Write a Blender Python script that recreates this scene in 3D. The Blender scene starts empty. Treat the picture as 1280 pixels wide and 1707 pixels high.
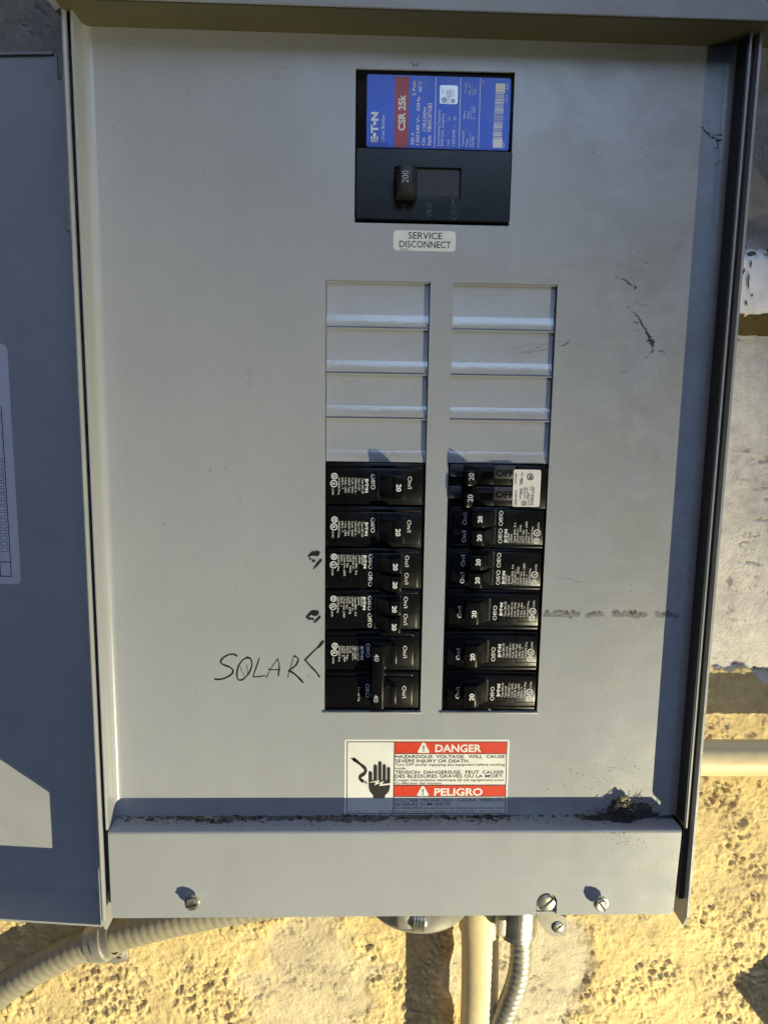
import bpy, bmesh, math, random
import numpy as np
from mathutils import Vector, Matrix
random.seed(7)
R_ = math.radians
IN = 0.0254
Z0 = 1.604                       # world height of panel row zero
sc = bpy.context.scene
COL = sc.collection

# ---------------------------------------------------------------- camera
# panel coordinates in inches: u right, v down, d out of the wall towards the viewer
CAM = (0.81840833, 2.74114541, 16.45329007)
RX = (0.99942287, -0.01525682, -0.03035044)
RY = (0.01069611, 0.98935607, -0.14512117)
RZ = (0.03224148, 0.14471279, 0.98894828)
FPX, IW, IH = 1200.0, 1280.0, 1707.0
def P(u, v, d=0.0):
    return Vector(((u - 1.84) * IN, -d * IN, Z0 - v * IN))
def D(a):
    return Vector((a[0], a[2], -a[1]))
cam = bpy.data.cameras.new('camera')
camo = bpy.data.objects.new('camera', cam)
COL.objects.link(camo)
m = Matrix.Identity(4)
cx, cy, cz = D(RX), -D(RY), -D(RZ)
for i in range(3):
    m[i][0], m[i][1], m[i][2] = cx[i], cy[i], cz[i]
m.translation = P(*CAM)
camo.matrix_world = m
cam.sensor_fit = 'VERTICAL'
cam.sensor_height = 36.0
cam.lens = FPX / IH * 36.0
cam.clip_start = 0.01
cam.clip_end = 200
sc.camera = camo

# ---------------------------------------------------------------- light
w = bpy.data.worlds.new('World')
sc.world = w
w.use_nodes = True
nt = w.node_tree
bg = nt.nodes['Background']
sky = nt.nodes.new('ShaderNodeTexSky')
sky.sky_type = 'NISHITA'
sky.sun_disc = False
sky.sun_elevation = R_(0)
sky.sun_rotation = R_(0)
sky.air_density = 1.0
sky.dust_density = 0.2
sky.ozone_density = 2.0
nt.links.new(sky.outputs['Color'], bg.inputs['Color'])
bg.inputs['Strength'].default_value = 0.15
# warm work lamp standing low to the right, outside the picture
LAMP = (61.0, 60.0, 55.0)
AIM = (4.0, 40.0, 0.0)
lamp = bpy.data.lights.new('work_lamp', 'SPOT')
lamp.energy = 10.4
lamp.color = (1.0, 0.915, 0.60)
lamp.spot_size = R_(57)
lamp.spot_blend = 1.0
lamp.shadow_soft_size = 0.008
lo = bpy.data.objects.new('work_lamp', lamp)
COL.objects.link(lo)
lo.location = P(*LAMP)
lo.rotation_euler = (P(*AIM) - P(*LAMP)).to_track_quat('-Z', 'Y').to_euler()

vs = sc.view_settings
vs.view_transform = 'Standard'
vs.look = 'None'
vs.gamma = 1.0
vs.use_curve_mapping = False
vs.exposure = 5.86
sc.render.resolution_x, sc.render.resolution_y = 767, 1024

# ---------------------------------------------------------------- measuring
def at(x, y, d=0.0):
    """photograph pixel -> (u, v) on the plane at depth d (inches)"""
    a, b = (x - IW / 2) / FPX, (y - IH / 2) / FPX
    r = [RX[i] * a + RY[i] * b + RZ[i] for i in range(3)]
    s = (CAM[2] - d) / r[2]
    return (CAM[0] + s * r[0], CAM[1] + s * r[1])

# ---------------------------------------------------------------- materials
def mat(name, col, rough=0.5, metal=0.0, spec=0.5, bump=0.0, bscale=300, var=0.0, vscale=40, coat=0.0):
    m = bpy.data.materials.new(name)
    m.use_nodes = True
    n, l = m.node_tree.nodes, m.node_tree.links
    b = n['Principled BSDF']
    b.inputs['Base Color'].default_value = (*col, 1)
    b.inputs['Roughness'].default_value = rough
    b.inputs['Metallic'].default_value = metal
    b.inputs['Specular IOR Level'].default_value = spec
    b.inputs['Coat Weight'].default_value = coat
    geo = n.new('ShaderNodeNewGeometry')
    if bump:
        t = n.new('ShaderNodeTexNoise'); t.inputs['Scale'].default_value = bscale; t.inputs['Detail'].default_value = 3
        l.new(geo.outputs['Position'], t.inputs['Vector'])
        bp = n.new('ShaderNodeBump'); bp.inputs['Strength'].default_value = bump; bp.inputs['Distance'].default_value = 0.0006
        l.new(t.outputs['Fac'], bp.inputs['Height']); l.new(bp.outputs['Normal'], b.inputs['Normal'])
    if var:
        t = n.new('ShaderNodeTexNoise'); t.inputs['Scale'].default_value = vscale; t.inputs['Detail'].default_value = 6
        t.inputs['Roughness'].default_value = 0.65
        l.new(geo.outputs['Position'], t.inputs['Vector'])
        r = n.new('ShaderNodeMapRange'); r.inputs['From Min'].default_value = 0.3; r.inputs['From Max'].default_value = 0.7
        r.inputs['To Min'].default_value = 1 - var; r.inputs['To Max'].default_value = 1 + var
        l.new(t.outputs['Fac'], r.inputs['Value'])
        mx = n.new('ShaderNodeVectorMath'); mx.operation = 'SCALE'
        mx.inputs[0].default_value = col
        l.new(r.outputs['Result'], mx.inputs['Scale']); l.new(mx.outputs['Vector'], b.inputs['Base Color'])
        rr = n.new('ShaderNodeMapRange'); rr.inputs['To Min'].default_value = max(0.02, rough - 0.12); rr.inputs['To Max'].default_value = min(1, rough + 0.12)
        l.new(t.outputs['Fac'], rr.inputs['Value']); l.new(rr.outputs['Result'], b.inputs['Roughness'])
    return m

def paint_material():
    """grey enamel with hand grime, faint scuffs and orange peel"""
    m = mat('grey_enamel', (0.34, 0.35, 0.36), 0.38)
    n, l = m.node_tree.nodes, m.node_tree.links
    b = n['Principled BSDF']
    geo = n.new('ShaderNodeNewGeometry')
    def noise(scale, detail=5, rough=0.6, dist=0.0, vec=None):
        t = n.new('ShaderNodeTexNoise'); t.inputs['Scale'].default_value = scale; t.inputs['Detail'].default_value = detail
        t.inputs['Roughness'].default_value = rough; t.inputs['Distortion'].default_value = dist
        l.new(vec or geo.outputs['Position'], t.inputs['Vector']); return t.outputs['Fac']
    def ramp(f, a, c, lo=0.0, hi=1.0):
        r = n.new('ShaderNodeMapRange'); r.clamp = True
        r.inputs['From Min'].default_value = a; r.inputs['From Max'].default_value = c
        r.inputs['To Min'].default_value = lo; r.inputs['To Max'].default_value = hi
        l.new(f, r.inputs['Value']); return r.outputs['Result']
    def math_(op, a, c):
        k = n.new('ShaderNodeMath'); k.operation = op
        for i, x in enumerate((a, c)):
            if isinstance(x, (int, float)): k.inputs[i].default_value = x
            else: l.new(x, k.inputs[i])
        return k.outputs[0]
    sep = n.new('ShaderNodeSeparateXYZ'); l.new(geo.outputs['Position'], sep.inputs[0])
    handled = ramp(sep.outputs['X'], 0.035, 0.13, 0.06, 1.0)       # grime sits on the latch side of the cover
    grime = math_('MULTIPLY', ramp(noise(22, 8, 0.72, 0.6), 0.42, 0.8), handled)
    specks = math_('MULTIPLY', ramp(noise(420, 2, 0.5), 0.70, 0.76), ramp(noise(30, 4), 0.46, 0.62))
    specks = math_('MULTIPLY', specks, handled)
    mp = n.new('ShaderNodeMapping'); mp.inputs['Rotation'].default_value = (0, R_(25), 0); mp.inputs['Scale'].default_value = (1, 1, 5)
    l.new(geo.outputs['Position'], mp.inputs['Vector'])
    wipe = math_('MULTIPLY', ramp(noise(26, 4, 0.6, 0.8, mp.outputs['Vector']), 0.5, 0.85), handled)
    c1 = n.new('ShaderNodeMix'); c1.data_type = 'RGBA'
    c1.inputs['A'].default_value = (0.335, 0.348, 0.372, 1); c1.inputs['B'].default_value = (0.235, 0.215, 0.19, 1)
    l.new(math_('MULTIPLY', grime, 0.8), c1.inputs['Factor'])
    c2 = n.new('ShaderNodeMix'); c2.data_type = 'RGBA'
    c2.inputs['B'].default_value = (0.08, 0.07, 0.06, 1)
    l.new(c1.outputs['Result'], c2.inputs['A']); l.new(math_('MULTIPLY', specks, 0.55), c2.inputs['Factor'])
    c3 = n.new('ShaderNodeMix'); c3.data_type = 'RGBA'
    c3.inputs['B'].default_value = (0.44, 0.44, 0.44, 1)
    l.new(c2.outputs['Result'], c3.inputs['A']); l.new(math_('MULTIPLY', wipe, 0.34), c3.inputs['Factor'])
    mp2 = n.new('ShaderNodeMapping'); mp2.inputs['Scale'].default_value = (14, 14, 0.7)
    l.new(geo.outputs['Position'], mp2.inputs['Vector'])
    runs = ramp(noise(5, 5, 0.6, 0.2, mp2.outputs['Vector']), 0.3, 0.7, 0.985, 1.012)
    dusty = ramp(noise(160, 6, 0.8), 0.35, 0.75, 0.975, 1.03)
    big = math_('MULTIPLY', math_('MULTIPLY', ramp(noise(7, 4), 0.3, 0.7, 0.94, 1.05), runs), dusty)
    sm = n.new('ShaderNodeVectorMath'); sm.operation = 'SCALE'
    l.new(c3.outputs['Result'], sm.inputs[0]); l.new(big, sm.inputs['Scale'])
    l.new(sm.outputs['Vector'], b.inputs['Base Color'])
    l.new(math_('ADD', math_('MULTIPLY', grime, 0.3), ramp(noise(16, 5), 0.3, 0.7, 0.27, 0.33)), b.inputs['Roughness'])
    bp = n.new('ShaderNodeBump'); bp.inputs['Strength'].default_value = 0.13; bp.inputs['Distance'].default_value = 0.0004
    l.new(noise(650, 2), bp.inputs['Height'])
    bp2 = n.new('ShaderNodeBump'); bp2.inputs['Strength'].default_value = 0.35; bp2.inputs['Distance'].default_value = 0.004
    l.new(noise(14, 2), bp2.inputs['Height']); l.new(bp.outputs['Normal'], bp2.inputs['Normal'])
    l.new(bp2.outputs['Normal'], b.inputs['Normal'])
    return m

M = {}
M['paint'] = paint_material()
M['paint_plain'] = mat('grey_enamel_plain', (0.34, 0.35, 0.36), 0.4, bump=0.25, bscale=600, var=0.06, vscale=30)
M['paint_gloss'] = mat('grey_enamel_gloss', (0.335, 0.348, 0.372), 0.15, spec=0.85, bump=0.2, bscale=650, var=0.05, vscale=40)
M['black'] = mat('black_phenolic', (0.005, 0.005, 0.0058), 0.27, spec=0.24, bump=0.04, bscale=900, var=0.25, vscale=60)
M['black_dull'] = mat('gap_shade_black', (0.018, 0.018, 0.019), 0.5, bump=0.3, bscale=700, var=0.3, vscale=80)
M['void'] = mat('unlit_opening', (0.003, 0.003, 0.003), 1.0, spec=0.0)
M['grey_cap'] = mat('dark_grey_plastic', (0.036, 0.036, 0.042), 0.45, bump=0.2, bscale=700, var=0.2)
M['white_ink'] = mat('white_ink', (0.72, 0.72, 0.72), 0.5, var=0.12, vscale=500)
M['grey_ink'] = mat('dull_white_ink', (0.42, 0.42, 0.43), 0.5, var=0.15, vscale=500)
M['black_ink'] = mat('black_ink', (0.012, 0.012, 0.012), 0.5)
M['marker'] = mat('black_marker', (0.016, 0.016, 0.016), 0.35, var=0.3, vscale=400)
M['marker_thin'] = mat('worn_black_marker', (0.11, 0.11, 0.11), 0.5, var=0.4, vscale=500)
M['label_white'] = mat('white_vinyl', (0.72, 0.71, 0.67), 0.4, var=0.05, vscale=120)
M['label_silver'] = mat('silver_vinyl', (0.62, 0.62, 0.62), 0.35, metal=0.3, var=0.1, vscale=120)
M['red'] = mat('red_ink', (0.62, 0.045, 0.02), 0.4, var=0.08, vscale=150)
M['dark_red'] = mat('dark_red_ink', (0.33, 0.028, 0.030), 0.4, var=0.08, vscale=150)
M['blue'] = mat('blue_ink', (0.012, 0.075, 0.62), 0.35, var=0.08, vscale=120)
M['zinc'] = mat('zinc_plate', (0.62, 0.60, 0.55), 0.33, metal=0.95, bump=0.3, bscale=700, var=0.2, vscale=150)
M['zinc_dull'] = mat('galvanised_steel', (0.40, 0.38, 0.34), 0.5, metal=0.6, bump=0.3, bscale=500, var=0.25, vscale=90)
M['lug_steel'] = mat('dull_steel_tab', (0.30, 0.285, 0.24), 0.5, metal=0.3, bump=0.2, bscale=500, var=0.15, vscale=120)
M['painted_conduit'] = mat('cream_overpaint', (0.25, 0.225, 0.165), 0.65, bump=0.5, bscale=350, var=0.15, vscale=60)
M['pipe'] = mat('cream_painted_pipe', (0.74, 0.60, 0.35), 0.5, bump=0.4, bscale=180, var=0.10, vscale=50)
M['rail'] = mat('chalky_white_render', (0.84, 0.79, 0.77), 0.8, bump=0.6, bscale=160, var=0.12, vscale=60)
M['grime'] = mat('black_grime', (0.036, 0.032, 0.027), 0.75, bump=0.8, bscale=500, var=0.5, vscale=120)
M['dust'] = mat('grey_dust', (0.13, 0.12, 0.105), 0.95, bump=0.8, bscale=400, var=0.5, vscale=180)
M['grime_soft'] = mat('brown_grime', (0.085, 0.078, 0.066), 0.85, bump=0.6, bscale=500, var=0.4, vscale=150)
M['scuff'] = mat('rubbed_dirt', (0.15, 0.145, 0.135), 0.7, var=0.4, vscale=300)
M['husk'] = mat('pale_husk', (0.40, 0.34, 0.20), 0.7, var=0.3, vscale=300)
M['door_paper'] = mat('white_paper_label', (0.66, 0.64, 0.68), 0.55, var=0.06, vscale=120)

def wall_material():
    m = bpy.data.materials.new('stucco'); m.use_nodes = True
    n, l = m.node_tree.nodes, m.node_tree.links
    b = n['Principled BSDF']; b.inputs['Roughness'].default_value = 0.92; b.inputs['Specular IOR Level'].default_value = 0.2
    a = n.new('ShaderNodeAttribute'); a.attribute_name = 'plaster'
    geo = n.new('ShaderNodeNewGeometry')
    t = n.new('ShaderNodeTexNoise'); t.inputs['Scale'].default_value = 90; t.inputs['Detail'].default_value = 8; t.inputs['Roughness'].default_value = 0.7
    l.new(geo.outputs['Position'], t.inputs['Vector'])
    r = n.new('ShaderNodeMapRange'); r.inputs['From Min'].default_value = 0.3; r.inputs['From Max'].default_value = 0.7
    r.inputs['To Min'].default_value = 0.86; r.inputs['To Max'].default_value = 1.12
    l.new(t.outputs['Fac'], r.inputs['Value'])
    s = n.new('ShaderNodeVectorMath'); s.operation = 'SCALE'
    l.new(a.outputs['Color'], s.inputs[0]); l.new(r.outputs['Result'], s.inputs['Scale'])
    l.new(s.outputs['Vector'], b.inputs['Base Color'])
    t2 = n.new('ShaderNodeTexNoise'); t2.inputs['Scale'].default_value = 550; t2.inputs['Detail'].default_value = 4
    l.new(geo.outputs['Position'], t2.inputs['Vector'])
    bp = n.new('ShaderNodeBump'); bp.inputs['Strength'].default_value = 0.8; bp.inputs['Distance'].default_value = 0.0012
    l.new(t2.outputs['Fac'], bp.inputs['Height']); l.new(bp.outputs['Normal'], b.inputs['Normal'])
    return m
M['stucco'] = wall_material()

# ---------------------------------------------------------------- builders
def tag(o, label=None, cat=None, group=None, kind=None):
    if label: o['label'] = label
    if cat: o['category'] = cat
    if group: o['group'] = group
    if kind: o['kind'] = kind
    return o
def origin(o):
    v = Vector((0, 0, 0))
    while o is not None:
        v += o.location; o = o.parent
    return v
def thing(name, u, v, d=0.0, label=None, cat=None, group=None):
    o = bpy.data.objects.new(name, None); COL.objects.link(o)
    o.location = P(u, v, d); o.empty_display_size = 0.02
    return tag(o, label, cat, group)

class MB:
    """collects faces in (u, v, d) inches, links them as one mesh object"""
    def __init__(s): s.v, s.f, s.m = [], [], []
    def add(s, verts, faces):
        k = len(s.v); s.v += [tuple(x) for x in verts]; s.f += [tuple(i + k for i in f) for f in faces]; return s
    def box(s, u0, u1, v0, v1, d0, d1, bev=0.0, seg=2):
        if bev:
            bm = bmesh.new(); bmesh.ops.create_cube(bm, size=1)
            for x in bm.verts:
                x.co = Vector(((u0 + u1) / 2 + x.co.x * (u1 - u0), (v0 + v1) / 2 + x.co.y * (v1 - v0), (d0 + d1) / 2 + x.co.z * (d1 - d0)))
            bmesh.ops.bevel(bm, geom=list(bm.edges), offset=bev, segments=seg, affect='EDGES', profile=0.5)
            bm.verts.index_update()
            s.add([x.co for x in bm.verts], [[x.index for x in f.verts] for f in bm.faces]); bm.free(); return s
        c = [(u, v, d) for d in (d0, d1) for v in (v0, v1) for u in (u0, u1)]
        return s.add(c, [(0, 1, 3, 2), (4, 6, 7, 5), (0, 4, 5, 1), (2, 3, 7, 6), (0, 2, 6, 4), (1, 5, 7, 3)])
    def prism(s, poly, axis, a0, a1, bev=0.0):
        """poly of 2d points extruded along axis: 'd' poly=(u,v); 'v' poly=(u,d); 'u' poly=(d,v)"""
        f = {'d': lambda p, a: (p[0], p[1], a), 'v': lambda p, a: (p[0], a, p[1]), 'u': lambda p, a: (a, p[1], p[0])}[axis]
        n = len(poly)
        bm = bmesh.new()
        lo = [bm.verts.new(f(p, a0)) for p in poly]; hi = [bm.verts.new(f(p, a1)) for p in poly]
        bm.faces.new(lo); bm.faces.new(hi[::-1])
        for i in range(n):
            j = (i + 1) % n; bm.faces.new((lo[i], hi[i], hi[j], lo[j]))
        if bev: bmesh.ops.bevel(bm, geom=list(bm.edges), offset=bev, segments=2, affect='EDGES', profile=0.5)
        bm.verts.index_update()
        s.add([x.co for x in bm.verts], [[x.index for x in fa.verts] for fa in bm.faces]); bm.free(); return s
    def cyl(s, c, axis, r0, h, r1=None, n=24, cap=True):
        """cylinder from point c along unit-ish axis 'u','v','d' or vector"""
        ax = {'u': (1, 0, 0), 'v': (0, 1, 0), 'd': (0, 0, 1)}.get(axis, axis); ax = Vector(ax).normalized()
        r1 = r0 if r1 is None else r1
        a = ax.orthogonal().normalized(); b = ax.cross(a); c = Vector(c)
        vs_ = [c + (a * math.cos(t) + b * math.sin(t)) * r0 for t in [2 * math.pi * i / n for i in range(n)]]
        vs_ += [c + ax * h + (a * math.cos(t) + b * math.sin(t)) * r1 for t in [2 * math.pi * i / n for i in range(n)]]
        fs = [(i, (i + 1) % n, n + (i + 1) % n, n + i) for i in range(n)]
        if cap: fs += [tuple(range(n))[::-1], tuple(range(n, 2 * n))]
        return s.add(vs_, fs)
    def lathe(s, c, axis, prof, n=28):
        ax = {'u': (1, 0, 0), 'v': (0, 1, 0), 'd': (0, 0, 1)}.get(axis, axis); ax = Vector(ax).normalized()
        a = ax.orthogonal().normalized(); b = ax.cross(a); c = Vector(c); vs_, fs = [], []
        for r, h in prof:
            vs_ += [c + ax * h + (a * math.cos(t) + b * math.sin(t)) * r for t in [2 * math.pi * i / n for i in range(n)]]
        for k in range(len(prof) - 1):
            for i in range(n):
                j = (i + 1) % n; fs.append((k * n + i, k * n + j, (k + 1) * n + j, (k + 1) * n + i))
        fs.append(tuple(range(n))[::-1]); fs.append(tuple(range((len(prof) - 1) * n, len(prof) * n)))
        return s.add(vs_, fs)
    def tube(s, pts, r, n=20, step=0.06, rad=None):
        """sweep along a smooth path; rad(s) gives the radius factor at arc length s"""
        pts = [Vector(p) for p in pts]
        ex = [pts[0] * 2 - pts[1]] + pts + [pts[-1] * 2 - pts[-2]]
        path = []
        for i in range(1, len(ex) - 2):
            p0, p1, p2, p3 = ex[i - 1:i + 3]; k = max(2, int((p2 - p1).length / step))
            for j in range(k):
                t = j / k
                path.append(0.5 * ((2 * p1) + (p2 - p0) * t + (2 * p0 - 5 * p1 + 4 * p2 - p3) * t * t + (3 * p1 - p0 - 3 * p2 + p3) * t ** 3))
        path.append(pts[-1])
        vs_, fs, L = [], [], 0.0
        nrm = (path[1] - path[0]).orthogonal().normalized()
        for i, p in enumerate(path):
            tg = (path[min(i + 1, len(path) - 1)] - path[max(i - 1, 0)]).normalized()
            nrm = (nrm - tg * nrm.dot(tg)).normalized(); bn = tg.cross(nrm)
            if i: L += (p - path[i - 1]).length
            for k in range(n):
                t = 2 * math.pi * k / n
                rr = r * (rad(L, t) if rad else 1.0)
                vs_.append(p + (nrm * math.cos(t) + bn * math.sin(t)) * rr)
        for i in range(len(path) - 1):
            for k in range(n):
                j = (k + 1) % n; fs.append((i * n + k, i * n + j, (i + 1) * n + j, (i + 1) * n + k))
        fs.append(tuple(range(n))[::-1]); fs.append(tuple(range((len(path) - 1) * n, len(path) * n)))
        return s.add(vs_, fs)
    def ribbon(s, pts, wid, d, taper=False, sub=4, rag=None):
        """flat pen stroke through (u, v) points"""
        pts = [Vector((p[0], p[1], 0)) for p in pts]
        if len(pts) > 2 and sub > 1:
            ex = [pts[0] * 2 - pts[1]] + pts + [pts[-1] * 2 - pts[-2]]; q = []
            for i in range(1, len(ex) - 2):
                p0, p1, p2, p3 = ex[i - 1:i + 3]
                for j in range(sub):
                    t = j / sub
                    q.append(0.5 * ((2 * p1) + (p2 - p0) * t + (2 * p0 - 5 * p1 + 4 * p2 - p3) * t * t + (3 * p1 - p0 - 3 * p2 + p3) * t ** 3))
            pts = q + [pts[-1]]
        n = len(pts); vs_ = []
        for i, p in enumerate(pts):
            tg = (pts[min(i + 1, n - 1)] - pts[max(i - 1, 0)]).normalized(); nn = Vector((-tg.y, tg.x, 0))
            k = wid / 2 * (0.92 + 0.13 * math.sin(i * 0.7 + p.x * 9))
            if rag:
                k *= rag.uniform(0.25, 1.25); p = p + nn * rag.gauss(0, wid * 0.22)
            if taper: k *= max(0.12, 1 - abs(2 * i / (n - 1) - 1) ** 2)
            a, b = p + nn * k, p - nn * k
            vs_ += [(a.x, a.y, d), (b.x, b.y, d)]
        return s.add(vs_, [(2 * i, 2 * i + 1, 2 * i + 3, 2 * i + 2) for i in range(n - 1)])
    def blob(s, c, r, seed=0, n=7, flat=(1, 1, 1)):
        rnd = random.Random(seed); vs_ = []; fs = []
        for i in range(1, n):
            for k in range(n):
                a, b = math.pi * i / n, 2 * math.pi * k / n + i * .3
                q = r * (0.65 + 0.7 * rnd.random())
                vs_.append((c[0] + flat[0] * q * math.sin(a) * math.cos(b), c[1] + flat[1] * q * math.cos(a), c[2] + flat[2] * q * math.sin(a) * math.sin(b)))
        for i in range(n - 2):
            for k in range(n):
                j = (k + 1) % n; fs.append((i * n + k, i * n + j, (i + 1) * n + j, (i + 1) * n + k))
        fs.append(tuple(range(n))); fs.append(tuple(range((n - 2) * n, (n - 1) * n)))
        return s.add(vs_, fs)
    def build(s, name, material, parent=None, smooth=None, fix=True):
        o0 = origin(parent)
        me = bpy.data.meshes.new(name)
        me.from_pydata([P(*x) - o0 for x in s.v], [], s.f)
        if fix:
            bm = bmesh.new(); bm.from_mesh(me); bmesh.ops.recalc_face_normals(bm, faces=bm.faces); bm.to_mesh(me); bm.free()
        me.materials.append(M[material])
        if smooth is not None:
            me.shade_smooth()
            me.set_sharp_from_angle(angle=R_(smooth))
        o = bpy.data.objects.new(name, me); COL.objects.link(o)
        if parent is not None: o.parent = parent
        return o

_plates = [0]
def plate_faces(outer, holes, d0, d1, bev=0.0):
    """sheet with holes: filled 2d curve turned into a mesh; outlines in (u, v)"""
    cu = bpy.data.curves.new('outline', 'CURVE'); cu.dimensions = '2D'; cu.fill_mode = 'BOTH'
    for poly in [outer] + holes:
        sp = cu.splines.new('POLY'); sp.points.add(len(poly) - 1)
        for q, p in zip(sp.points, poly): q.co = (p[0], -p[1], 0, 1)
        sp.use_cyclic_u = True
    cu.extrude = (d1 - d0) / 2 - bev; cu.bevel_depth = bev; cu.bevel_resolution = 1
    cu.offset = -bev
    o = bpy.data.objects.new('outline', cu)
    me = bpy.data.meshes.new_from_object(o)
    vs_ = [(x.co.x, -x.co.y, x.co.z + (d0 + d1) / 2) for x in me.vertices]
    fs = [tuple(p.vertices) for p in me.polygons]
    bpy.data.objects.remove(o); bpy.data.curves.remove(cu); bpy.data.meshes.remove(me)
    return vs_, fs
def circle(u, v, r, n=24):
    return [(u + r * math.cos(2 * math.pi * i / n), v + r * math.sin(2 * math.pi * i / n)) for i in range(n)]
def rect(u0, u1, v0, v1):
    return [(u0, v0), (u1, v0), (u1, v1), (u0, v1)]
def rrect(u0, u1, v0, v1, r, n=4):
    o = []
    for cu_, cv, a0 in ((u1 - r, v1 - r, 0), (u0 + r, v1 - r, 90), (u0 + r, v0 + r, 180), (u1 - r, v0 + r, 270)):
        for i in range(n + 1):
            a = R_(a0 + 90 * i / n); o.append((cu_ + r * math.cos(a), cv + r * math.sin(a)))
    return o

_glyph = {}
def glyphs(txt, bold):
    k = (txt, bold)
    if k not in _glyph:
        cu = bpy.data.curves.new('t', 'FONT'); cu.body = txt; cu.resolution_u = 3; cu.offset = bold; cu.fill_mode = 'FRONT'
        o = bpy.data.objects.new('t', cu); me = bpy.data.meshes.new_from_object(o)
        vv = [(x.co.x, x.co.y) for x in me.vertices]; ff = [tuple(p.vertices) for p in me.polygons]
        bpy.data.objects.remove(o); bpy.data.curves.remove(cu); bpy.data.meshes.remove(me)
        _glyph[k] = (vv, ff)
    return _glyph[k]
CAP = {}
def capheight(bold):
    if bold not in CAP:
        vv, _ = glyphs('H', bold); CAP[bold] = max(y for x, y in vv) - min(y for x, y in vv)
    return CAP[bold]
def text(mb, txt, box, rot, d, bold=0.0, mid=None):
    """print txt so that its capitals fill box=(u0,v0,u1,v1). rot 'h', 'down' (reads downwards) or 'up'"""
    u0, v0, u1, v1 = box
    vv, ff = glyphs(txt, bold)
    if not vv: return
    x0, x1 = min(x for x, y in vv), max(x for x, y in vv); ch = capheight(bold)
    out = []
    for x, y in vv:
        a, b = (x - x0) / (x1 - x0), y / ch
        if rot == 'h': out.append((u0 + a * (u1 - u0), v1 - b * (v1 - v0), d))
        elif rot == 'down': out.append((u0 + b * (u1 - u0), v0 + a * (v1 - v0), d))
        else: out.append((u1 - b * (u1 - u0), v1 - a * (v1 - v0), d))
    mb.add(out, ff)
def ring(mb, u, v, r0, r1, d, n=20):
    vs_ = []
    for i in range(n):
        t = 2 * math.pi * i / n
        vs_ += [(u + r0 * math.cos(t), v + r0 * math.sin(t), d), (u + r1 * math.cos(t), v + r1 * math.sin(t), d)]
    mb.add(vs_, [(2 * i, 2 * i + 1, (2 * i + 3) % (2 * n), (2 * i + 2) % (2 * n)) for i in range(n)])
def quad(mb, u0, v0, u1, v1, d):
    mb.add([(u0, v0, d), (u1, v0, d), (u1, v1, d), (u0, v1, d)], [(0, 1, 2, 3)])
def flat(mb, poly, d):
    mb.add([(p[0], p[1], d) for p in poly], [tuple(range(len(poly)))])
def copy_tree(o, parent=None):
    c = o.copy(); COL.objects.link(c); c.parent = parent
    for ch in list(o.children): copy_tree(ch, c)
    return c

# ---------------------------------------------------------------- wall
def lattice(x, y, seed):
    """gradient noise on numpy arrays"""
    rs = np.random.RandomState(seed); n = 256
    ang = rs.rand(n, n) * 2 * np.pi
    xi, yi = np.floor(x).astype(int), np.floor(y).astype(int); xf, yf = x - xi, y - yi
    sx, sy = xf * xf * xf * (xf * (xf * 6 - 15) + 10), yf * yf * yf * (yf * (yf * 6 - 15) + 10)
    def g(i, j):
        a = ang[(xi + i) % n, (yi + j) % n]; return np.cos(a) * (xf - i) + np.sin(a) * (yf - j)
    a = g(0, 0) * (1 - sx) + g(1, 0) * sx; b = g(0, 1) * (1 - sx) + g(1, 1) * sx
    return (a * (1 - sy) + b * sy) * 1.5
def fbm(x, y, seed, o=4, g=0.5):
    r, a = 0, 1.0
    for k in range(o): r = r + a * lattice(x * 2 ** k, y * 2 ** k, seed + k); a *= g
    return r
def sstep(a, b, x):
    t = np.clip((x - a) / (b - a), 0, 1); return t * t * (3 - 2 * t)
WALL = -4.0
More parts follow.
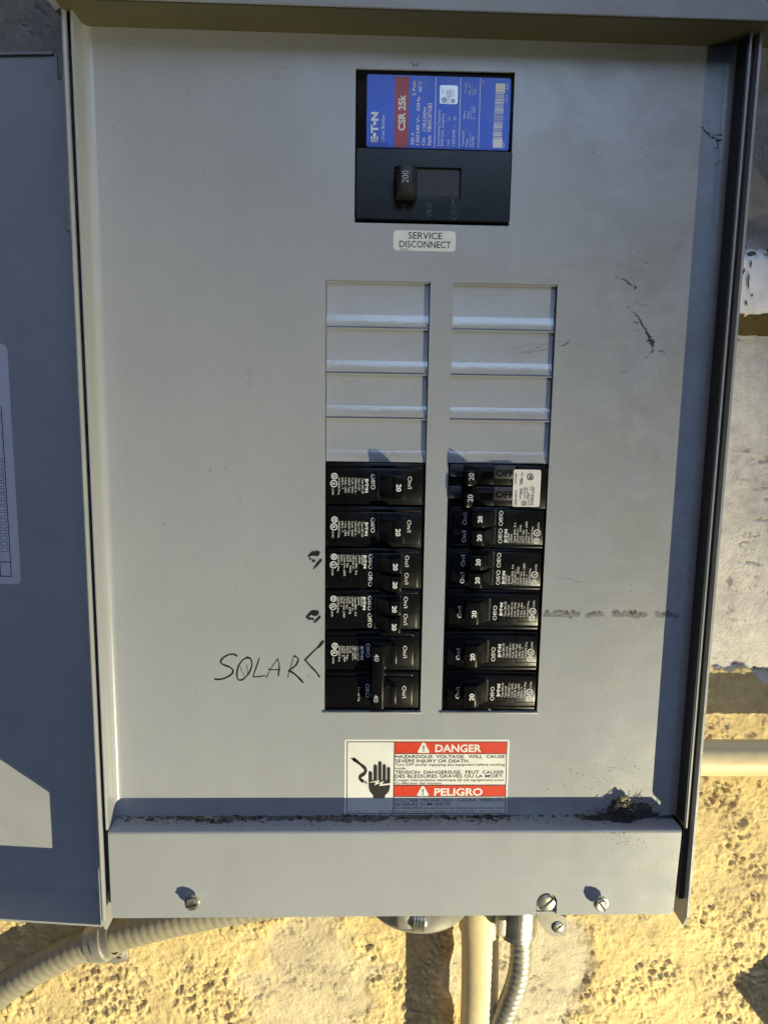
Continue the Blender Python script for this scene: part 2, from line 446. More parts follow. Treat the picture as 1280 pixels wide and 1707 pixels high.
def build_wall():
    st = 0.04
    us = np.arange(-13, 16.01, st); vv = np.arange(-8.5, 24.51, st)
    U, V = np.meshgrid(us, vv)
    # where the thick cream dash coat lies, and where bare troweled plaster shows
    edge = 10.2 + 0.45 * fbm(U * 0.9, V * 0.9, 3) + 0.25 * (U - 11)
    right = sstep(-0.05, 0.05, V - edge)
    coat = np.where(U > 8.0, right, sstep(-0.05, 0.05, V - 14.0))
    cx_, cy_ = 5.9, 20.5
    patch = ((U - cx_) / 2.3) ** 2 + ((V - cy_) / 3.6) ** 2 + 0.5 * fbm(U * 0.8, V * 0.8, 11)
    bare = 1 - sstep(0.6, 1.15, patch)
    patch2 = ((U + 0.6) / 2.2) ** 2 + ((V - 20.8) / 2.8) ** 2 + 0.5 * fbm(U * 0.8, V * 0.8, 15)
    bare2 = 0.7 * (1 - sstep(0.45, 1.2, patch2))
    coat = coat * (1 - np.maximum(bare, bare2))
    a = 0.7; Ur, Vr = U * math.cos(a) + V * math.sin(a), -U * math.sin(a) + V * math.cos(a)
    warp = 0.5 * fbm(U * 1.6, V * 1.6, 21, 3)
    zone = 0.35 + 0.65 * sstep(-0.25, 0.35, fbm(U * 0.5, V * 0.5, 51, 3))            # calmer and rougher fields
    f1 = fbm(Ur * 2.6 + warp, Vr * 4.2 + warp, 31, 3, 0.55)
    f2 = 1 - np.abs(fbm(U * 2.4 + warp, V * 2.4 - warp, 41, 3, 0.55)) * 2.2
    lump = fbm(U * 4.4 + warp, V * 4.4, 61, 3, 0.6)
    grain = fbm(U * 8.5, V * 8.5, 65, 2, 0.6)
    rough = (0.030 * f1 + 0.022 * f2 + 0.042 * sstep(-0.05, 0.30, lump) + 0.026 * grain) * zone
    pits = sstep(0.36, 0.5, fbm(U * 2.3 + warp, V * 2.9, 71, 3, 0.55)) * sstep(0.3, 0.8, zone)
    rough -= 0.055 * pits
    gash = (1 - sstep(0.0, 0.05, np.abs(fbm(U * 0.55 + warp * .5, V * 0.4, 75, 3, 0.5)))) * sstep(0.1, 0.35, fbm(U * 0.7, V * 0.7, 78, 2))
    rough -= 0.10 * gash
    rough *= 1.3
    smooth = 0.018 * fbm(U * 0.8, V * 1.3, 81, 4, 0.5) + 0.006 * fbm(U * 5, V * 5, 85, 2)
    cr = np.abs(fbm(U * 0.75 + 0.5 * fbm(U * 2, V * 2, 91, 2), V * 0.75, 95, 3, 0.5))
    crack = (1 - sstep(0.0, 0.035, cr)) * sstep(0.0, 0.25, fbm(U * 0.6, V * 0.6, 99, 2))
    smooth -= 0.06 * crack
    nick = sstep(0.5, 0.6, fbm(U * 2.1, V * 3.3, 105, 3, 0.55))
    nick = nick * sstep(-0.1, 0.4, fbm(U * 0.7, V * 0.7, 108, 2))
    smooth -= 0.045 * nick + 0.012 * np.abs(fbm(U * 2.6, V * 4.2, 109, 3, 0.6))
    H = coat * (0.12 + rough) + (1 - coat) * smooth
    H += 0.03 * fbm(U * 0.2, V * 0.2, 111, 2)
    cream = np.array([0.60, 0.465, 0.235]); grey = np.where((V < 13)[..., None], np.array([0.62, 0.565, 0.52]), np.array([0.49, 0.425, 0.32])); dirt = np.array([0.36, 0.32, 0.27])
    k = coat[..., None] * (1 - 0.35 * np.maximum(pits, gash)[..., None])
    colr = cream * k + grey * (1 - k)
    wall_shade = 0.62 * (1 - sstep(-2.3, -1.2, V + 0.3 * fbm(U * 1.2, V * 1.2, 131, 3)))  # shade on the wall above the ledge, painted into the plaster colour
    colr = colr * (1 - wall_shade[..., None] * np.array([0.95, 1.0, 1.05]))
    tone = (0.16 * fbm(U * 0.5, V * 0.5, 121, 5, 0.6) + 0.10 * fbm(U * 3, V * 3, 127, 3))[..., None] * np.array([1.0, 1.05, 0.8])
    colr = colr * (1 + tone)
    dk = ((1 - coat) * np.maximum(crack, nick))[..., None] * 0.7
    colr = colr * (1 - dk) + dirt * dk * 0.6
    nu, nv = len(us), len(vv)
    idx = np.arange(nu * nv).reshape(nv, nu)
    keep = np.ones((nv - 1, nu - 1), bool)
    uc, vc = us[:-1], vv[:-1]
    keep[np.ix_((vc > -4.2) & (vc < 14.4), (uc > -4.6) & (uc < 8.2))] = False       # behind the enclosure
    q = np.stack([idx[:-1, :-1], idx[1:, :-1], idx[1:, 1:], idx[:-1, 1:]], -1)[keep]
    co = np.stack([(U - 1.84) * IN, -(WALL + H) * IN, Z0 - V * IN], -1).reshape(-1, 3)
    used = np.zeros(nu * nv, bool); used[q.ravel()] = True
    mapi = np.cumsum(used) - 1
    co, q, cl = co[used], mapi[q], colr.reshape(-1, 3)[used]
    me = bpy.data.meshes.new('wall')
    me.vertices.add(len(co)); me.vertices.foreach_set('co', co.ravel())
    me.loops.add(q.size); me.loops.foreach_set('vertex_index', q.ravel().astype(np.int32))
    me.polygons.add(len(q)); me.polygons.foreach_set('loop_start', np.arange(0, q.size, 4, dtype=np.int32))
    at_ = me.color_attributes.new('plaster', 'FLOAT_COLOR', 'POINT')
    at_.data.foreach_set('color', np.concatenate([np.clip(cl, 0, 1), np.ones((len(cl), 1))], 1).ravel())
    me.update(); me.validate()
    me.shade_smooth()
    me.materials.append(M['stucco'])
    o = bpy.data.objects.new('wall', me); COL.objects.link(o)
    tag(o, 'rough cream stucco wall with bare grey plaster patches behind the panel', kind='structure')
    # solid masonry behind the skin and behind the enclosure
    MB().box(-15, 19, -11, 26, WALL - 4, WALL - 0.35).build('masonry', 'rail', o)
build_wall()

# projecting white ledge at the right
def ledge():
    a = at(1260, 412, -3.0); b = at(1260, 521, -3.0); c = at(1260, 556, -4.0)
    mb = MB(); n = 160
    prof = [(-4.2, a[1] - 0.1), (-3.45, a[1] - 0.05), (-3.05, a[1] + 0.18), (-3.0, a[1] + 0.4), (-2.99, (a[1] + b[1]) / 2), (-3.0, b[1] - 0.12), (-3.05, b[1]), (-4.2, c[1])]
    rnd = random.Random(3); vs_, fs = [], []
    prev = [0] * len(prof)
    for i in range(n):
        u = 9.6 + i * 0.06
        for j, (d, v) in enumerate(prof):
            prev[j] = prev[j] * 0.7 + rnd.gauss(0, 0.018 if j not in (1, 2) else 0.05)
            vs_.append((u, v + prev[j], d + prev[j] * 0.6 + (rnd.uniform(-.06, .02) if j in (1, 2) else 0)))
    k = len(prof)
    for i in range(n - 1):
        for j in range(k - 1): fs.append((i * k + j, i * k + j + 1, (i + 1) * k + j + 1, (i + 1) * k + j))
    fs.append(tuple(range(k))); fs.append(tuple(range((n - 1) * k, n * k)))
    mb.add(vs_, fs)
    root = thing('wall_ledge', 12, c[1], -4.0, 'chipped white rendered ledge on the wall right of the panel', 'ledge')
    mb.build('render_band', 'rail', root, smooth=50)
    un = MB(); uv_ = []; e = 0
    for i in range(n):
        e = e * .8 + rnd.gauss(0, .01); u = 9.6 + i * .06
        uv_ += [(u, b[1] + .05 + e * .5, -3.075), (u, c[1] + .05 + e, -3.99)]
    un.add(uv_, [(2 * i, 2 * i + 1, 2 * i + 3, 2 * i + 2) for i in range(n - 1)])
    M['ledge_shade'] = mat('ledge_shade_olive', (0.10, 0.07, 0.022), 0.9, bump=.6, bscale=250, var=.35, vscale=120)
    un.build('shaded_underside', 'ledge_shade', root, fix=False)  # dark olive strip that paints the shade under the ledge
    ch = MB()
    for i in range(46):
        u = 9.7 + rnd.random() * 9; ch.blob((u, a[1] + 0.1 + rnd.gauss(0, 0.12), -3.05 + rnd.uniform(-0.1, 0.05)), rnd.uniform(0.04, 0.13), i, 6, (1.3, .7, .6))
    tag(ch.build('broken_plaster', 'grime_soft', root), kind='stuff')
    st = MB()
    for (x, y, h) in ((1247, 468, 30), (1250, 440, 14), (1239, 452, 12), (1243, 505, 10), (1252, 492, 6)):
        p = [at(x + rnd.uniform(-1, 1), y + k * h / 4 - h / 2, -2.97) for k in range(5)]
        st.ribbon(p, 0.05, -2.955, True)
    st.build('scratches', 'grime', root, fix=False)
ledge()

# unseen slab and walls added to keep most of the sky off the panel
M['unseen_surround'] = mat('unseen_surround_grey', (0.13, 0.12, 0.105), 0.9, var=0.15, vscale=4)
for nm, b_ in (('sky_baffle_top', (-120, 130, -42, -38, WALL - 4, 24)), ('sky_baffle_back', (-120, -6, -175, 64, 100, 106)), ('sky_baffle_back', (48, 130, -175, 64, 100, 106)), ('sky_baffle_low', (-6, 48, -36, 64, 101, 104)), ('sky_baffle_side', (-76, -70, -175, 64, WALL - 4, 100)), ('sky_baffle_side', (84, 90, -175, 64, WALL - 4, 100)), ('ground', (-120, 130, 63.2, 66, WALL - 4, 106))):
    o = MB().box(*b_).build(nm, 'unseen_surround'); tag(o, {'sky_baffle_top': 'plain unseen slab added overhead to block sky light', 'sky_baffle_back': 'plain unseen wall added behind the camera to block sky light', 'sky_baffle_low': 'low unseen wall added behind the camera below the sky opening', 'sky_baffle_side': 'plain unseen side wall added to block sky light', 'ground': 'bare ground of the yard'}[nm], kind='structure')
MB().box(-120, 130, -38, 63, WALL - 4.4, WALL - 4.05).build('house_wall', 'unseen_surround')['kind'] = 'structure'

# ---------------------------------------------------------------- electrical panel
panel = thing('electrical_panel', 1.84, 15.4, -4.0, 'open grey steel electrical panel with two columns of black breakers', 'electrical panel')
PL, PR, PT, LEDGE = -5.03, 8.71, -5.0, 12.71
FLD = 0.62                                   # how far the rim stands proud of the cover
MB1 = [at(593, 114, 0), at(858, 120, 0), at(848, 377, 0), at(591, 371, 0)]     # main breaker opening
C0, C1, C2, C3 = 0.0, 2.305, 2.817, 5.138
screwL, screwR, lugc = at(319, 1508, FLD), at(1001, 1507, FLD), at(911, 1506, FLD)

# dead front cover: flat sheet with three openings, curled edges at both sides
mb = MB()
mb.add(*plate_faces(rect(PL + 0.16, PR - 0.16, PT - 0.2, LEDGE + 0.02), [MB1, rect(C0, C1, 0.0, 10.0), rect(C2, C3, 0.0, 10.0)], -0.06, 0.0))
dead = mb.build('dead_front_cover', 'paint', panel)
for s, ue in ((1, PL), (-1, PR)):
    prof = [(ue + s * 0.16, 0.0)]
    for i in range(1, 7):
        a = R_(15 * i); prof.append((ue + s * (0.16 - 0.16 * math.sin(a)), 0.16 - 0.16 * math.cos(a)))
    prof += [(ue, FLD - 0.012), (ue - s * 0.012, FLD), (ue - s * 0.045, FLD), (ue - s * 0.055, FLD - 0.012), (ue - s * 0.055, -0.05), (ue + s * 0.16, -0.058)]
    MB().prism(prof, 'v', PT - 0.06, LEDGE - 0.03).build('side_flange', 'paint', panel, smooth=40)

M['flange_shade'] = mat('flange_shade_black', (0.022, 0.022, 0.022), 0.6, bump=0.2, bscale=500)
MB().box(PR - 0.028, PR - 0.002, PT + 0.02, LEDGE - 0.1, 0.15, FLD - 0.02, 0.006).build('flange_shade_strip', 'flange_shade', panel, smooth=35)  # black strip painting the shade on the right flange's inner face

# bottom flap standing proud, with a rounded fold
fl0, fl1, fb = -5.03, 8.60, 14.96
hole = circle(lugc[0], lugc[1] - 0.06, 0.255, 28)
hole2 = circle(screwR[0] + 0.02, screwR[1], 0.16, 20)
slot = [(lugc[0] - 0.25, fb + 0.001)] + [(lugc[0] - 0.25 * math.cos(R_(a)), lugc[1] - 0.03 - 0.25 * math.sin(R_(a))) for a in range(0, 181, 12)] + [(lugc[0] + 0.25, fb + 0.001)]
outer = [(fl0, LEDGE + 0.1), (fl1 + 0.03, LEDGE + 0.1), (fl1 - 0.02, fb - 0.12), (fl1 - 0.10, fb)] + slot[::-1] + [(fl0 + 0.06, fb), (fl0, fb - 0.06)]
mb = MB().add(*plate_faces(outer, [], FLD - 0.05, FLD))
mb.build('bottom_flap', 'paint', panel)
prof = [(-0.05, LEDGE), (FLD - 0.1, LEDGE)]
for i in range(1, 7):
    a = R_(15 * i); prof.append((FLD - 0.1 + 0.1 * math.sin(a), LEDGE + 0.1 - 0.1 * math.cos(a)))
prof += [(FLD - 0.05, LEDGE + 0.1)]
for i in range(5, 0, -1):
    a = R_(15 * i); prof.append((FLD - 0.1 + 0.05 * math.sin(a), LEDGE + 0.1 - 0.05 * math.cos(a)))
prof += [(-0.05, LEDGE + 0.05)]
MB().prism(prof, 'u', fl0, fl1 + 0.03).build('ledge_fold', 'paint', panel, smooth=40)
mb = MB()
for s, ue in ((1, fl0), (-1, fl1 - 0.02)):
    mb.prism([(-0.6, LEDGE + 0.12), (FLD - 0.052, LEDGE + 0.12), (FLD - 0.052, fb - 0.1), (-0.6, fb - 0.02)], 'u', ue, ue + s * 0.05)
mb.box(fl0 + 0.06, fl1 - 0.1, fb - 0.05, fb, -0.6, FLD - 0.052)
mb.build('flap_return', 'paint_plain', panel)

# outer enclosure: sides, back, bottom
CL, CR = -5.27, 8.98
side = [(WALL + 0.1, -5.6), (0.58, -5.6), (0.60, -5.4), (0.62, 15.05), (0.44, 15.40), (WALL + 0.1, 15.40)]
lipL = thing  # (name kept short below)
for s, ue in ((1, CL), (-1, CR)):
    o = MB().prism(side, 'u', ue, ue + s * 0.055).build('enclosure_side', 'paint_plain', panel)
    prof = [(ue, 0.50), (ue, 0.60), (ue + s * 0.02, 0.635), (ue + s * 0.05, 0.645), (ue + s * 0.085, 0.63), (ue + s * 0.10, 0.58), (ue + s * 0.085, 0.50)]
    if s > 0: MB().prism(prof, 'v', PT - 0.05, 15.02).build('rolled_edge', 'paint_plain', o, smooth=50)
MB().box(CL + 0.056, CR - 0.056, -5.6, 15.39, WALL + 0.1, WALL + 0.16).build('enclosure_back', 'paint_plain', panel)
MB().box(CL + 0.056, CR - 0.056, 15.33, 15.39, WALL + 0.17, -0.62).build('enclosure_bottom', 'paint_plain', panel)
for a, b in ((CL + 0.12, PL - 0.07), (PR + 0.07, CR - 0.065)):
    MB().box(a, b, -5.0, 14.7, -0.4, 0.42, 0.01).build('gap_shade_strip', 'black_dull', panel)  # black fill standing for the deep shade in the side gaps
# hood over the top
hd = 1.06
hood = [(-4.0, -9.0), (hd, -8.6), (hd, PT - 0.02), (hd - 0.02, PT - 0.005), (hd - 0.06, PT - 0.02), (hd - 0.06, PT - 0.05), (WALL + 0.2, PT - 0.05)]
MB().prism([(WALL + 0.1, -8.9), (hd - 0.05, -8.6), (hd, -8.55), (hd, PT - 0.005), (hd - 0.05, PT), (hd - 0.06, PT - 0.02), (WALL + 0.1, PT - 0.045)], 'u', CL - 0.12, 10.6, 0.012).build('hood', 'paint', panel, smooth=40)

M['hood_shade'] = mat('hood_shade_olive', (0.115, 0.105, 0.05), 0.55, var=0.15, vscale=20)
MB().box(CL + 0.06, CR + 0.9, PT - 0.004, PT + 0.012, 0.002, hd - 0.065).build('hood_shade_sheet', 'hood_shade', panel)  # thin sheet with the hood's underside shade put into its colour

# knock-out fillers: each pocket slopes out to a lip at its lower edge
def filler(ua, ub, v0):
    g = 0.012
    mb = MB()
    pr_ = [(-0.115, v0 + 0.035), (-0.115, v0 + 0.715), (-0.108, v0 + 0.74), (-0.066, v0 + 0.965), (-0.07, v0 + 0.995), (-0.17, v0 + 0.995), (-0.17, v0 + 0.035)]
    mb.prism(pr_, 'u', ua + g, ub - g, 0.0)
    # thin raised rim at the top edge
    mb.box(ua + g, ub - g, v0 + 0.004, v0 + 0.034, -0.17, -0.035)
    o = mb.build('filler_plate', 'paint', dead, smooth=35)
    o.data.materials.append(M['paint_gloss'])
    for p in o.data.polygons:
        c = p.center + origin(dead); vv = (Z0 - c.z) / IN - v0
        if 0.72 < vv < 0.98 and abs(p.normal.x) < .3 and p.normal.y < -.5: p.material_index = 1
    return o
for ua, ub in ((C0, C1), (C2, C3)):
    for r in range(4): filler(ua, ub, r * 1.0)
# bright sheared edge below the lowest breakers
for ua, ub in ((C0, C1), (C2, C3)):
    MB().box(ua - 0.03, ub + 0.03, 10.003, 10.05, -0.04, 0.05, 0.012).build('opening_lip', 'paint_plain', dead, smooth=40)

# screws
def screw(name, u, v, d, r, h, slot_ang, parent, hexed=False, material='zinc', shank=0.0):
    o0 = MB()
    if hexed:
        o0.lathe((u, v, d + shank), 'd', [(r, 0), (r, h * 0.7), (r * 0.86, h)], 6)
        o0.lathe((u, v, d + shank), 'd', [(r * 1.18, -0.01), (r * 1.18, 0.04), (r * 1.0, 0.05)], 24)
    else:
        o0.lathe((u, v, d + shank), 'd', [(r, 0), (r, h * 0.55), (r * 0.9, h * 0.85), (r * 0.7, h)], 24)
    if shank: o0.cyl((u, v, d - 0.1), 'd', r * 0.62, shank + 0.11)
    o = o0.build(name, material, parent, smooth=30)
    c, s_ = math.cos(slot_ang), math.sin(slot_ang); L_, w_ = r * 0.92, r * 0.16
    q = [(u + c * a - s_ * b, v + s_ * a + c * b) for a, b in ((-L_, -w_), (L_, -w_), (L_, w_), (-L_, w_))]
    MB().prism(q, 'd', d + shank + h - 0.02, d + shank + h + 0.004).build('slot', 'black_dull', o)
    return o
screw('cover_screw', at(320, 1508, FLD + .2)[0], at(320, 1508, FLD + .2)[1], FLD, 0.15, 0.13, R_(-12), panel, True, shank=0.12)
screw('cover_screw', at(1002, 1508, FLD + .2)[0], at(1002, 1508, FLD + .2)[1], FLD, 0.15, 0.13, R_(55), panel, True, shank=0.14)
# ground lug with two screws hanging in the slot of the flap
tabp = [at(x, y, 0.54) for x, y in ((893, 1488), (929, 1488), (929, 1524), (944, 1530), (946, 1551), (940, 1560), (922, 1561), (912, 1556), (894, 1530))]
lug = MB().add(*plate_faces(tabp, [], 0.475, 0.545, 0.008)).build('ground_lug', 'lug_steel', panel, smooth=40)
c = at(911, 1507, 0.62)
screw('lug_screw', c[0], c[1], 0.547, 0.215, 0.09, R_(-42), lug)
c = at(930, 1547, 0.58)
screw('lug_screw', c[0], c[1], 0.547, 0.145, 0.04, R_(-38), lug)

# ---- door folded back at the left: a tray swung past the wall plane, lettered label inside
HU, HD, TH = -5.95, -1.2, R_(5.5)
def swing(mb):
    """(distance left of the hinge line, v, depth below the rim) -> swung open position"""
    mb.v = [(HU - x * math.cos(TH) + z * math.sin(TH), v, HD - x * math.sin(TH) - z * math.cos(TH)) for x, v, z in mb.v]
    return mb
DZ = 1.38                                     # depth of the tray
DB = 16.62
door = swing(MB().prism([(0.0, -5.0), (0.85, -5.0), (0.85, -5.62), (13, -5.62), (13, DB), (0.0, DB)], 'd', DZ, DZ + 0.055)).build('door', 'paint_plain', panel)
swing(MB().box(0.02, 13, DB - 0.055, DB, 0.0, DZ - 0.002)).build('bottom_flange', 'paint_plain', door)
swing(MB().box(0.9, 13, -5.62, -5.57, DZ - 0.08, DZ - 0.002)).build('top_flange', 'paint_plain', door)
hv = [(at(112, 292, -.9)[1], at(116, 385, -.9)[1]), (at(158, 1248, -.9)[1], at(161, 1323, -.9)[1])]
segs = [(-4.95, hv[0][0] - 0.8), (hv[0][1] + 0.75, hv[1][0] - 0.7), (hv[1][1] + 0.45, DB - 0.06)]
for a, b in segs:
    swing(MB().box(0.0, 0.05, a, b, 0.0, DZ - 0.002)).build('hinge_flange', 'paint_plain', door)
for (a, b) in hv:
    mb = MB().cyl((HU + 0.10, a, HD + 0.22), 'v', 0.13, b - a, n=20)
    mb.box(HU + 0.10, CL, a, b, HD + 0.10, HD + 0.16)
    mb.box(HU - 0.02, HU + 0.03, a - 0.8, b + 0.5, HD - 1.3, HD - 0.75)
    mb.build('hinge', 'paint_plain', door, smooth=35)
# label inside the door
def on_door(x, y):
    for z in (0,):
        d = -3.0
        for k in range(6):
            u, v = at(x, y, d); xx = (HU - u + (DZ * math.sin(TH))) / math.cos(TH); d = HD - xx * math.sin(TH) - DZ * math.cos(TH)
        return xx, v
lt, lb = on_door(12, 573)[1], on_door(37, 974)[1]
ex = (on_door(11, 575)[0] + on_door(37, 970)[0]) / 2
mb = MB().add(*plate_faces(rrect(ex, ex + 6, lt, lb, 0.16), [], 0, 0.006)); mb.v = [(x, v, DZ - 0.008 + z) for x, v, z in mb.v]
lab = swing(mb).build('wiring_label', 'door_paper', panel)
pr_ = MB(); LZ = DZ - 0.012
quad(pr_, ex + 0.545, lt + 1.6, ex + 0.575, lb - 0.2, LZ); quad(pr_, ex + 0.24, lb - 0.62, ex + 5.6, lb - 0.595, LZ)
quad(pr_, ex + 0.24, lt + 1.6, ex + 0.265, lb - 0.2, LZ); quad(pr_, ex + 0.24, lb - 0.225, ex + 5.6, lb - 0.2, LZ)
for k in range(16):
    vv = lb - 1.0 - k * 0.16
    for a in (0.30, 0.62, 0.92):
        b = a + 0.19
        for (x0, y0, x1, y1) in ((a, vv, b, vv + .012), (a, vv + .10, b, vv + .112), (a, vv, a + .012, vv + .11), (b - .012, vv, b, vv + .11)): quad(pr_, ex + x0, y0, ex + x1, y1, LZ)
swing(pr_).build('diagram', 'black_ink', lab, fix=False)

# ---------------------------------------------------------------- stickers on the cover
SD = 0.004
def mbox(x0, y0, x1, y1, d=0.0):
    xm, ym = (x0 + x1) / 2, (y0 + y1) / 2
    return at(x0, ym, d)[0], at(xm, y0, d)[1], at(x1, ym, d)[0], at(xm, y1, d)[1]
def label_box(x0, y0, x1, y1, d=0.0):
    q = mbox(x0, y0, x1, y1, d); return q[0], q[2], q[1], q[3]
u0, u1, v0, v1 = label_box(655.5, 384.5, 759.5, 418.5)
sv = MB().add(*plate_faces(rrect(u0, u1, v0, v1, 0.08), [], 0.001, SD)).build('service_label', 'label_white', panel)
tag(sv, 'white sticker reading SERVICE DISCONNECT below the main breaker')
mb = MB()
def tb(mb, txt, x0, y0, x1, y1, rot='h', d=SD + 0.004, bold=0.0, pl=0.0):
    text(mb, txt, mbox(x0, y0, x1, y1, pl), rot, d, bold)
tb(mb, 'SERVICE', 680.5, 387.5, 737, 398.5, bold=0.008); tb(mb, 'DISCONNECT', 665.5, 402, 751.5, 413, bold=0.008)
tb(mb, '30-8612', 666.5, 414, 681.5, 416.8)
tag(mb.build('lettering', 'black_ink', sv, fix=False), kind='stuff')

# danger label; boxes measured on an enlargement of the sticker
def kx(x): return 560 + x / 4.129
def ky(y): return 1220 + y / 4.129
u0, u1, v0, v1 = label_box(kx(58), ky(52), kx(1184), ky(568))
dg = MB().add(*plate_faces(rrect(u0, u1, v0, v1, 0.05), [], 0.001, SD)).build('danger_label', 'label_white', panel)
tag(dg, 'white and red DANGER PELIGRO sticker with a hand symbol at the bottom of the cover')
def kq(mb, x0, y0, x1, y1, d):
    quad(mb, *mbox(kx(x0), ky(y0), kx(x1), ky(y1)), d)
mb = MB()
kq(mb, 402, 70, 1174, 148, SD + .003); kq(mb, 400, 368, 1166, 440, SD + .003)
mb.build('red_band', 'red', dg, fix=False)
mb = MB()
for (a, b, c, d) in ((74, 66, 1178, 71), (72, 558, 1166, 563), (74, 66, 79, 562), (1170, 66, 1175, 250), (1166, 250, 1171, 400), (1162, 400, 1167, 562), (396, 66, 402, 562), (400, 147, 1174, 152), (400, 363, 1168, 369), (400, 440, 1166, 446)):
    kq(mb, a, b, c, d, SD + .004)
bd = SD + .006
def kt(txt, x0, y0, x1, y1, bold=0.0, m_=None):
    tb(m_ or mb, txt, kx(x0), ky(y0), kx(x1), ky(y1), 'h', bd, bold)
kt('HAZARDOUS  VOLTAGE.  WILL  CAUSE', 408, 159, 1160, 180, .006); kt('SEVERE INJURY OR DEATH.', 408, 189, 918, 210, .006)
kt('Turn OFF power supplying this equipment before working', 408, 217, 1160, 233); kt('inside.', 408, 243, 486, 257)
kt('TENSION  DANGEREUSE.  PEUT  CAUSER', 406, 266, 1156, 287, .006); kt('DES BLESSURES GRAVES OU LA MORT.', 405, 293, 1154, 314, .006)
kt('Couper l\'alimentation électrique de cet équipement avant', 404, 323, 1156, 338); kt('d\'y effectuer des travaux.', 404, 345, 730, 359)
kt('VOLTAJE  PELIGROSO.  CAUSA  HERIDAS', 402, 457, 1148, 478, .006); kt('SEVERAS O MUERTE.', 402, 486, 792, 506, .006)
kt('INTERRUMPA el suministro de energia que alimenta este', 402, 514, 1150, 529); kt('equipo antes de trabajar en el interior del mismo.', 402, 538, 1142, 551)
kt('30-17431-2', 84, 541, 205, 552); kt('REV. 01', 297, 541, 382, 552)
def kp(pts): return [at(kx(x), ky(y)) for x, y in pts]
# hand with bolt and cable
for (x0, x1, yt) in ((224, 250, 268), (258, 284, 222), (290, 314, 200), (320, 344, 220), (350, 373, 240)):
    r = (x1 - x0) / 2
    flat(mb, kp([(x0, 345), (x0, yt + r), (x0 + r * .3, yt + r * .3), (x0 + r, yt), (x1 - r * .3, yt + r * .3), (x1, yt + r), (x1, 345)]), bd - .001)
flat(mb, kp([(224, 330), (373, 330), (371, 385), (362, 412), (338, 436), (338, 455), (256, 455), (256, 436), (234, 412), (226, 385)]), bd)
mb.ribbon(kp([(118, 183), (160, 215), (196, 246), (205, 268), (190, 290), (168, 305), (168, 325), (190, 342)]), 0.085, bd)
flat(mb, kp([(100, 178), (130, 180), (140, 205), (125, 205)]), bd)
mb.ribbon(kp([(186, 340), (200, 346), (212, 338)]), 0.02, bd); mb.ribbon(kp([(190, 344), (208, 352), (215, 358)]), 0.02, bd)
for (cx_, y0, y1) in ((602, 85, 140), (597, 384, 436)):
    flat(mb, kp([(cx_ - 5, y0 + 10), (cx_ + 5, y0 + 10), (cx_ + 3, y0 + 34), (cx_ - 3, y0 + 34)]), bd + .002)
    flat(mb, kp([(cx_ - 5, y0 + 40), (cx_ + 5, y0 + 40), (cx_ + 5, y0 + 48), (cx_ - 5, y0 + 48)]), bd + .002)
tag(mb.build('lettering', 'black_ink', dg, fix=False), kind='stuff')
mb = MB()
for (cx_, y0, y1) in ((602, 72, 144), (597, 373, 440)):
    flat(mb, kp([(cx_ - 8, y0), (cx_ + 8, y0), (cx_ + 41, y1 - 8), (cx_ + 34, y1), (cx_ - 34, y1), (cx_ - 41, y1 - 8)]), bd)
kt('DANGER', 682, 84, 1000, 136, .03); kt('PELIGRO', 676, 384, 1008, 436, .03)
flat(mb, kp([(220, 347), (300, 330), (290, 352), (330, 336), (318, 358), (372, 352), (372, 362), (296, 372), (306, 352), (262, 366), (276, 345)]), bd + .002)
tag(mb.build('white_symbols', 'label_white', dg, fix=False), kind='stuff')

# handwriting in marker
def hx(x): return 340 + x / 3.368
def hy(y): return 980 + y / 3.368
def hp(pts): return [at(hx(x), hy(y)) for x, y in pts]
MD = 0.006
STROKES = {
 'S': [([(188, 384), (172, 374), (145, 374), (112, 390), (96, 412), (104, 428), (140, 442), (162, 458), (160, 480), (130, 502), (95, 513), (60, 512)], .042, 'marker')],
 'O': [([(262, 392), (225, 400), (195, 440), (186, 490), (196, 516), (222, 512), (254, 478), (270, 432), (264, 400), (240, 388)], .036, 'marker'), ([(205, 440), (215, 470), (238, 500), (246, 470), (240, 430)], .02, 'marker_thin')],
 'L': [([(312, 394), (300, 430), (286, 470), (276, 502)], .028, 'marker'), ([(276, 500), (310, 498), (346, 492)], .026, 'marker')],
 'A': [([(350, 508), (378, 452), (416, 396)], .026, 'marker_thin'), ([(414, 396), (424, 440), (418, 496)], .028, 'marker'), ([(362, 456), (396, 460), (430, 458)], .026, 'marker')],
 'R': [([(504, 384), (490, 440), (470, 506)], .024, 'marker_thin'), ([(504, 380), (520, 388), (530, 402), (520, 430), (496, 452), (474, 466)], .036, 'marker'), ([(474, 464), (500, 476), (530, 502), (558, 532)], .05, 'marker')],
 'arrow': [([(672, 296), (655, 318), (640, 336)], .065, 'marker'), ([(652, 322), (610, 362), (568, 404)], .036, 'marker'), ([(566, 402), (600, 440), (632, 474), (650, 502)], .046, 'marker')]}
for ch, sts in STROKES.items():
    first = None
    for i, (pts, wd, mm) in enumerate(sts):
        o = MB(); o.ribbon(hp(pts), wd, MD + i * .0006); o = o.build('marker_arrow' if ch == 'arrow' else 'marker_letter', mm, first or panel, fix=False)
        if first is None:
            first = o; tag(o, 'hand drawn black arrowhead between the word SOLAR and the tied breaker' if ch == 'arrow' else 'handwritten letter %s of the word SOLAR' % ch)
        else: o.name = 'pen_stroke'
def sx(x): return 500 + x / 11.38
def sy(y): return 900 + y / 11.38
def spp(pts): return [at(sx(x), sy(y)) for x, y in pts]
mk = MB()
flat(mk, spp([(152, 290), (240, 205), (262, 215), (270, 225), (310, 200), (360, 205), (382, 240), (370, 285), (330, 312), (265, 300), (220, 300), (170, 328), (155, 320)]), MD)
